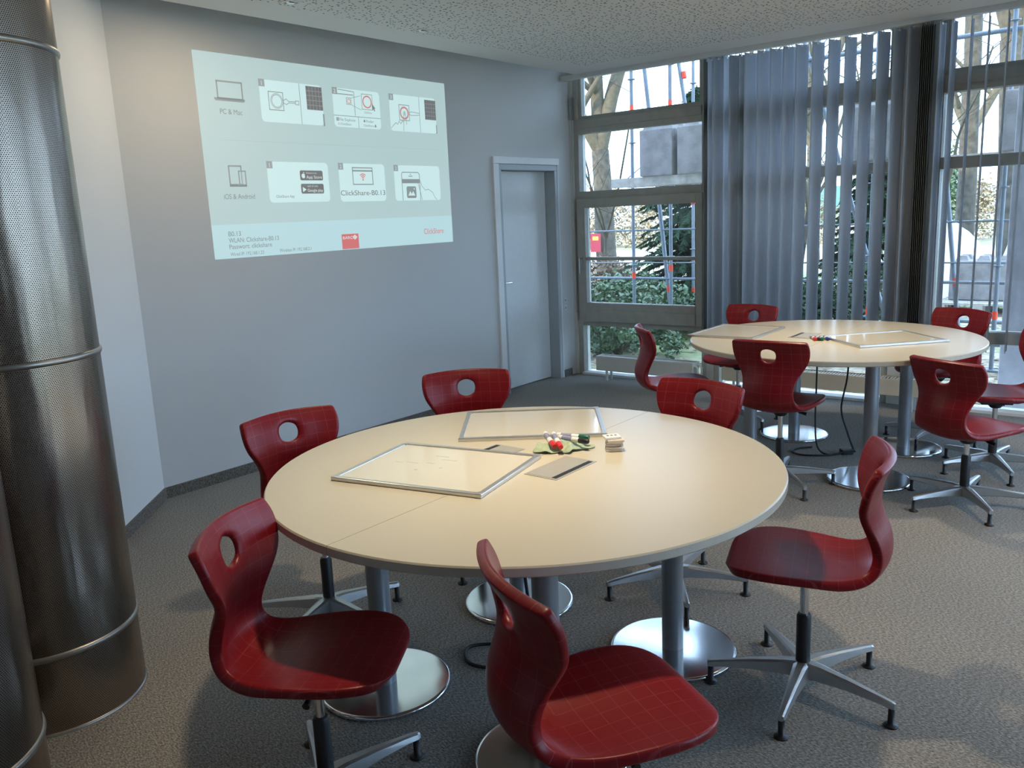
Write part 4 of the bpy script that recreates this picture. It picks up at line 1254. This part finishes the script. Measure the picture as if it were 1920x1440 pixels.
tree(-8.4, 13.2, 4.0, .04, 'thin sapling behind the scaffolding', 71, (.1, 0), 3, .8, 4, .3, name='sapling')
# notice on the trunk
sg = empty('tree_notice', (-10.72, 16.62, .62), 0, 'small red notice with a yellow field fixed to the forked tree', 'sign')
MB().box(-.14, .14, -.006, .006, 0, .42).build('board', M_SIGNR, sg, 0.004)
MB().box(-.08, .08, -.010, -.006, .27, .36).build('yellow_field', M_SIGNY, sg)

# leaves: clumps of small blades
def blades(mb, rg, c, R, n, size, flat=0.0, drop=0.0):
    for _ in range(n):
        while True:
            q = Vector((rg.uniform(-1, 1), rg.uniform(-1, 1), rg.uniform(-1, 1)))
            if q.length < 1: break
        p_ = Vector(c) + Vector((q.x * R[0], q.y * R[1], q.z * R[2]))
        a = rg.uniform(0, 2 * PI); b_ = rg.uniform(-.9, .9) * (1 - flat)
        d = Vector((math.cos(a) * math.cos(b_), math.sin(a) * math.cos(b_), math.sin(b_) - drop)).normalized()
        s = d.cross(Vector((rg.uniform(-1, 1), rg.uniform(-1, 1), rg.uniform(.2, 1)))).normalized()
        L = size * rg.uniform(.6, 1.3); W_ = L * .32
        mb.add([p_, p_ + d * L * .5 + s * W_, p_ + d * L, p_ + d * L * .5 - s * W_], [(0, 1, 2, 3)])
def shrub(x, y, R, n, size, m, label, seed, name='evergreen_shrub', cat='shrub', stems=True):
    rg = random.Random(seed)
    root = empty(name, (x, y, GZ), 0, label, cat, 'shrubs outside the windows')
    mb = MB()
    for _ in range(n // 60):
        q = Vector((rg.uniform(-1, 1), rg.uniform(-1, 1), rg.uniform(0, 1)))
        if q.length > 1: q.normalize()
        blades(mb, rg, (q.x * R[0], q.y * R[1], q.z * R[2] + .05), (R[0] * .22, R[1] * .22, R[2] * .18), 60, size)
    tag(mb.build('foliage', m, root), kind='stuff')
    st = MB()
    for _ in range(14):
        a = rg.uniform(0, 2 * PI); k = rg.uniform(.3, .9)
        st.tube([(0, 0, 0), (R[0] * k * .5 * math.cos(a), R[1] * k * .5 * math.sin(a), R[2] * .5), (R[0] * k * math.cos(a), R[1] * k * math.sin(a), R[2] * rg.uniform(.7, 1.1))], [.012, .008, .003], 5)
    st.build('stems', M_TWIG, root)
def spruce(x, y, h, rb, label, seed):
    rg = random.Random(seed)
    root = empty('spruce', (x, y, GZ), 0, label, 'tree')
    MB().tube([(0, 0, 0), (0, 0, h)], [.09, .01], 8).build('trunk', M_BARK, root)
    nd, st = MB(), MB()
    z = .15
    while z < h * .97:
        rr = rb * (1 - z / h) ** .8
        nb = 6
        for k in range(nb):
            a = rg.uniform(0, 2 * PI); zz = z + rg.uniform(-.06, .06)
            L = rr * rg.uniform(.75, 1.15)
            tip = Vector((L * math.cos(a), L * math.sin(a), zz - rg.uniform(.1, .45) * L))
            p0 = Vector((0, 0, zz)); mid = p0.lerp(tip, .5) + Vector((0, 0, .06))
            st.tube([p0, mid, tip], [.012, .008, .003], 4, caps=False)
            for i in range(36):
                t = .12 + .88 * i / 36
                q = p0.lerp(tip, t) + Vector((0, 0, .24 * t * (1 - t)))
                for s_ in (-1, 1):
                    d = Vector((math.cos(a + s_ * rg.uniform(.5, 1.1)), math.sin(a + s_ * rg.uniform(.5, 1.1)), rg.uniform(-1.0, .1)))
                    LL = .13 * (1.1 - .6 * t) * rg.uniform(.7, 1.3)
                    w_ = d.cross(Vector((0, 0, 1))).normalized() * .018
                    w2 = Vector((0, 0, .018))
                    e = q + d * LL
                    nd.add([q - w_, q + w_, e], [(0, 1, 2)]); nd.add([q - w2, q + w2, e], [(0, 1, 2)])
        z += .065
    tag(nd.build('needles', M_SPRUCE, root), kind='stuff')
    tag(st.build('boughs', M_TWIG, root), kind='stuff')
spruce(-5.75, 11.7, 3.4, 1.5, 'dark green spruce behind the scaffolding outside the left window', 8)
spruce(-3.6, 13.0, 2.6, 1.0, 'dark spruce seen between the blind slats', 18)
shrub(-5.9, 9.9, (1.0, .8, .75), 5200, .075, M_LEAF, 'green leafy shrub low behind the scaffolding, left', 3)
shrub(-7.2, 11.0, (1.0, .9, .85), 4200, .08, M_LITTER, 'brown leafy shrub left of the spruce', 5)
shrub(-5.05, 8.25, (.75, .5, .55), 3600, .06, M_LEAF, 'low green shrub close to the left window glass', 9)
shrub(-4.3, 10.2, (.9, .7, .8), 4600, .07, M_SPRUCE, 'dark evergreen shrub behind the orange-banded scaffold foot', 13)
shrub(-3.0, 10.6, (.7, .6, .8), 3000, .07, M_SPRUCE, 'dark evergreen shrub behind the blind slats', 15)
for i, (x, y, rx, h, lb) in enumerate(((-20, 34, 2.6, 2.6, 'sunlit shrub row far left'), (-13.5, 35, 2.6, 2.2, 'sunlit shrub row behind the forked tree'), (-7.6, 36, 2.4, 2.5, 'sunlit shrub row behind the spruce'), (-2.0, 36, 2.2, 2.3, 'sunlit shrub row behind the right trees'), (-5.0, 22, .9, 3.2, 'tall yellow-green bush by the right window edge'))):
    shrub(x, y, (rx, 1.2, h), 7200, .13 if i < 4 else .10, M_HEDGE if i < 4 else M_LEAF, lb, 100 + i, 'hedge_shrub')
# far glass building
fb = empty('far_building', (-17.5, 44, GZ), 0, 'small green glass building far beyond the trees', 'building')
MB().box(-4.5, 4.5, 0, 4, 0, 3.0).build('wall', M_PILLAR, fb)
for k in range(5):
    wn = MB().box(-4.2 + k * 1.7, -2.8 + k * 1.7, -.08, .0, .5, 2.5).build('window', M_FRAME_L, fb)
    MB().box(-4.1 + k * 1.7, -2.9 + k * 1.7, -.10, -.08, .6, 2.4).build('pane', M_GLASSBOX, wn)
MB().box(-4.8, 4.8, -.3, 4.3, 3.0, 3.25).build('roof', M_FRAME, fb)
# loose leaves on the ground near the building
rg = random.Random(77); mb = MB()
for _ in range(5200):
    x, y = rg.uniform(-8, 1.0), 6.95 + 8 * rg.random() ** 1.4
    a = rg.uniform(0, 2 * PI); L = rg.uniform(.025, .06); t = rg.uniform(0, .03)
    d = Vector((math.cos(a), math.sin(a), rg.uniform(-.3, .3))) * L; s_ = Vector((-math.sin(a), math.cos(a), rg.uniform(-.3, .3))) * L * .5
    p_ = Vector((x, y, GZ + .012 + t))
    mb.add([p_ - d, p_ + s_, p_ + d, p_ - s_], [(0, 1, 2, 3)])
tag(mb.build('leaf_litter', M_LITTER), 'brown fallen leaves scattered on the ground outside the windows', 'leaves', kind='stuff')
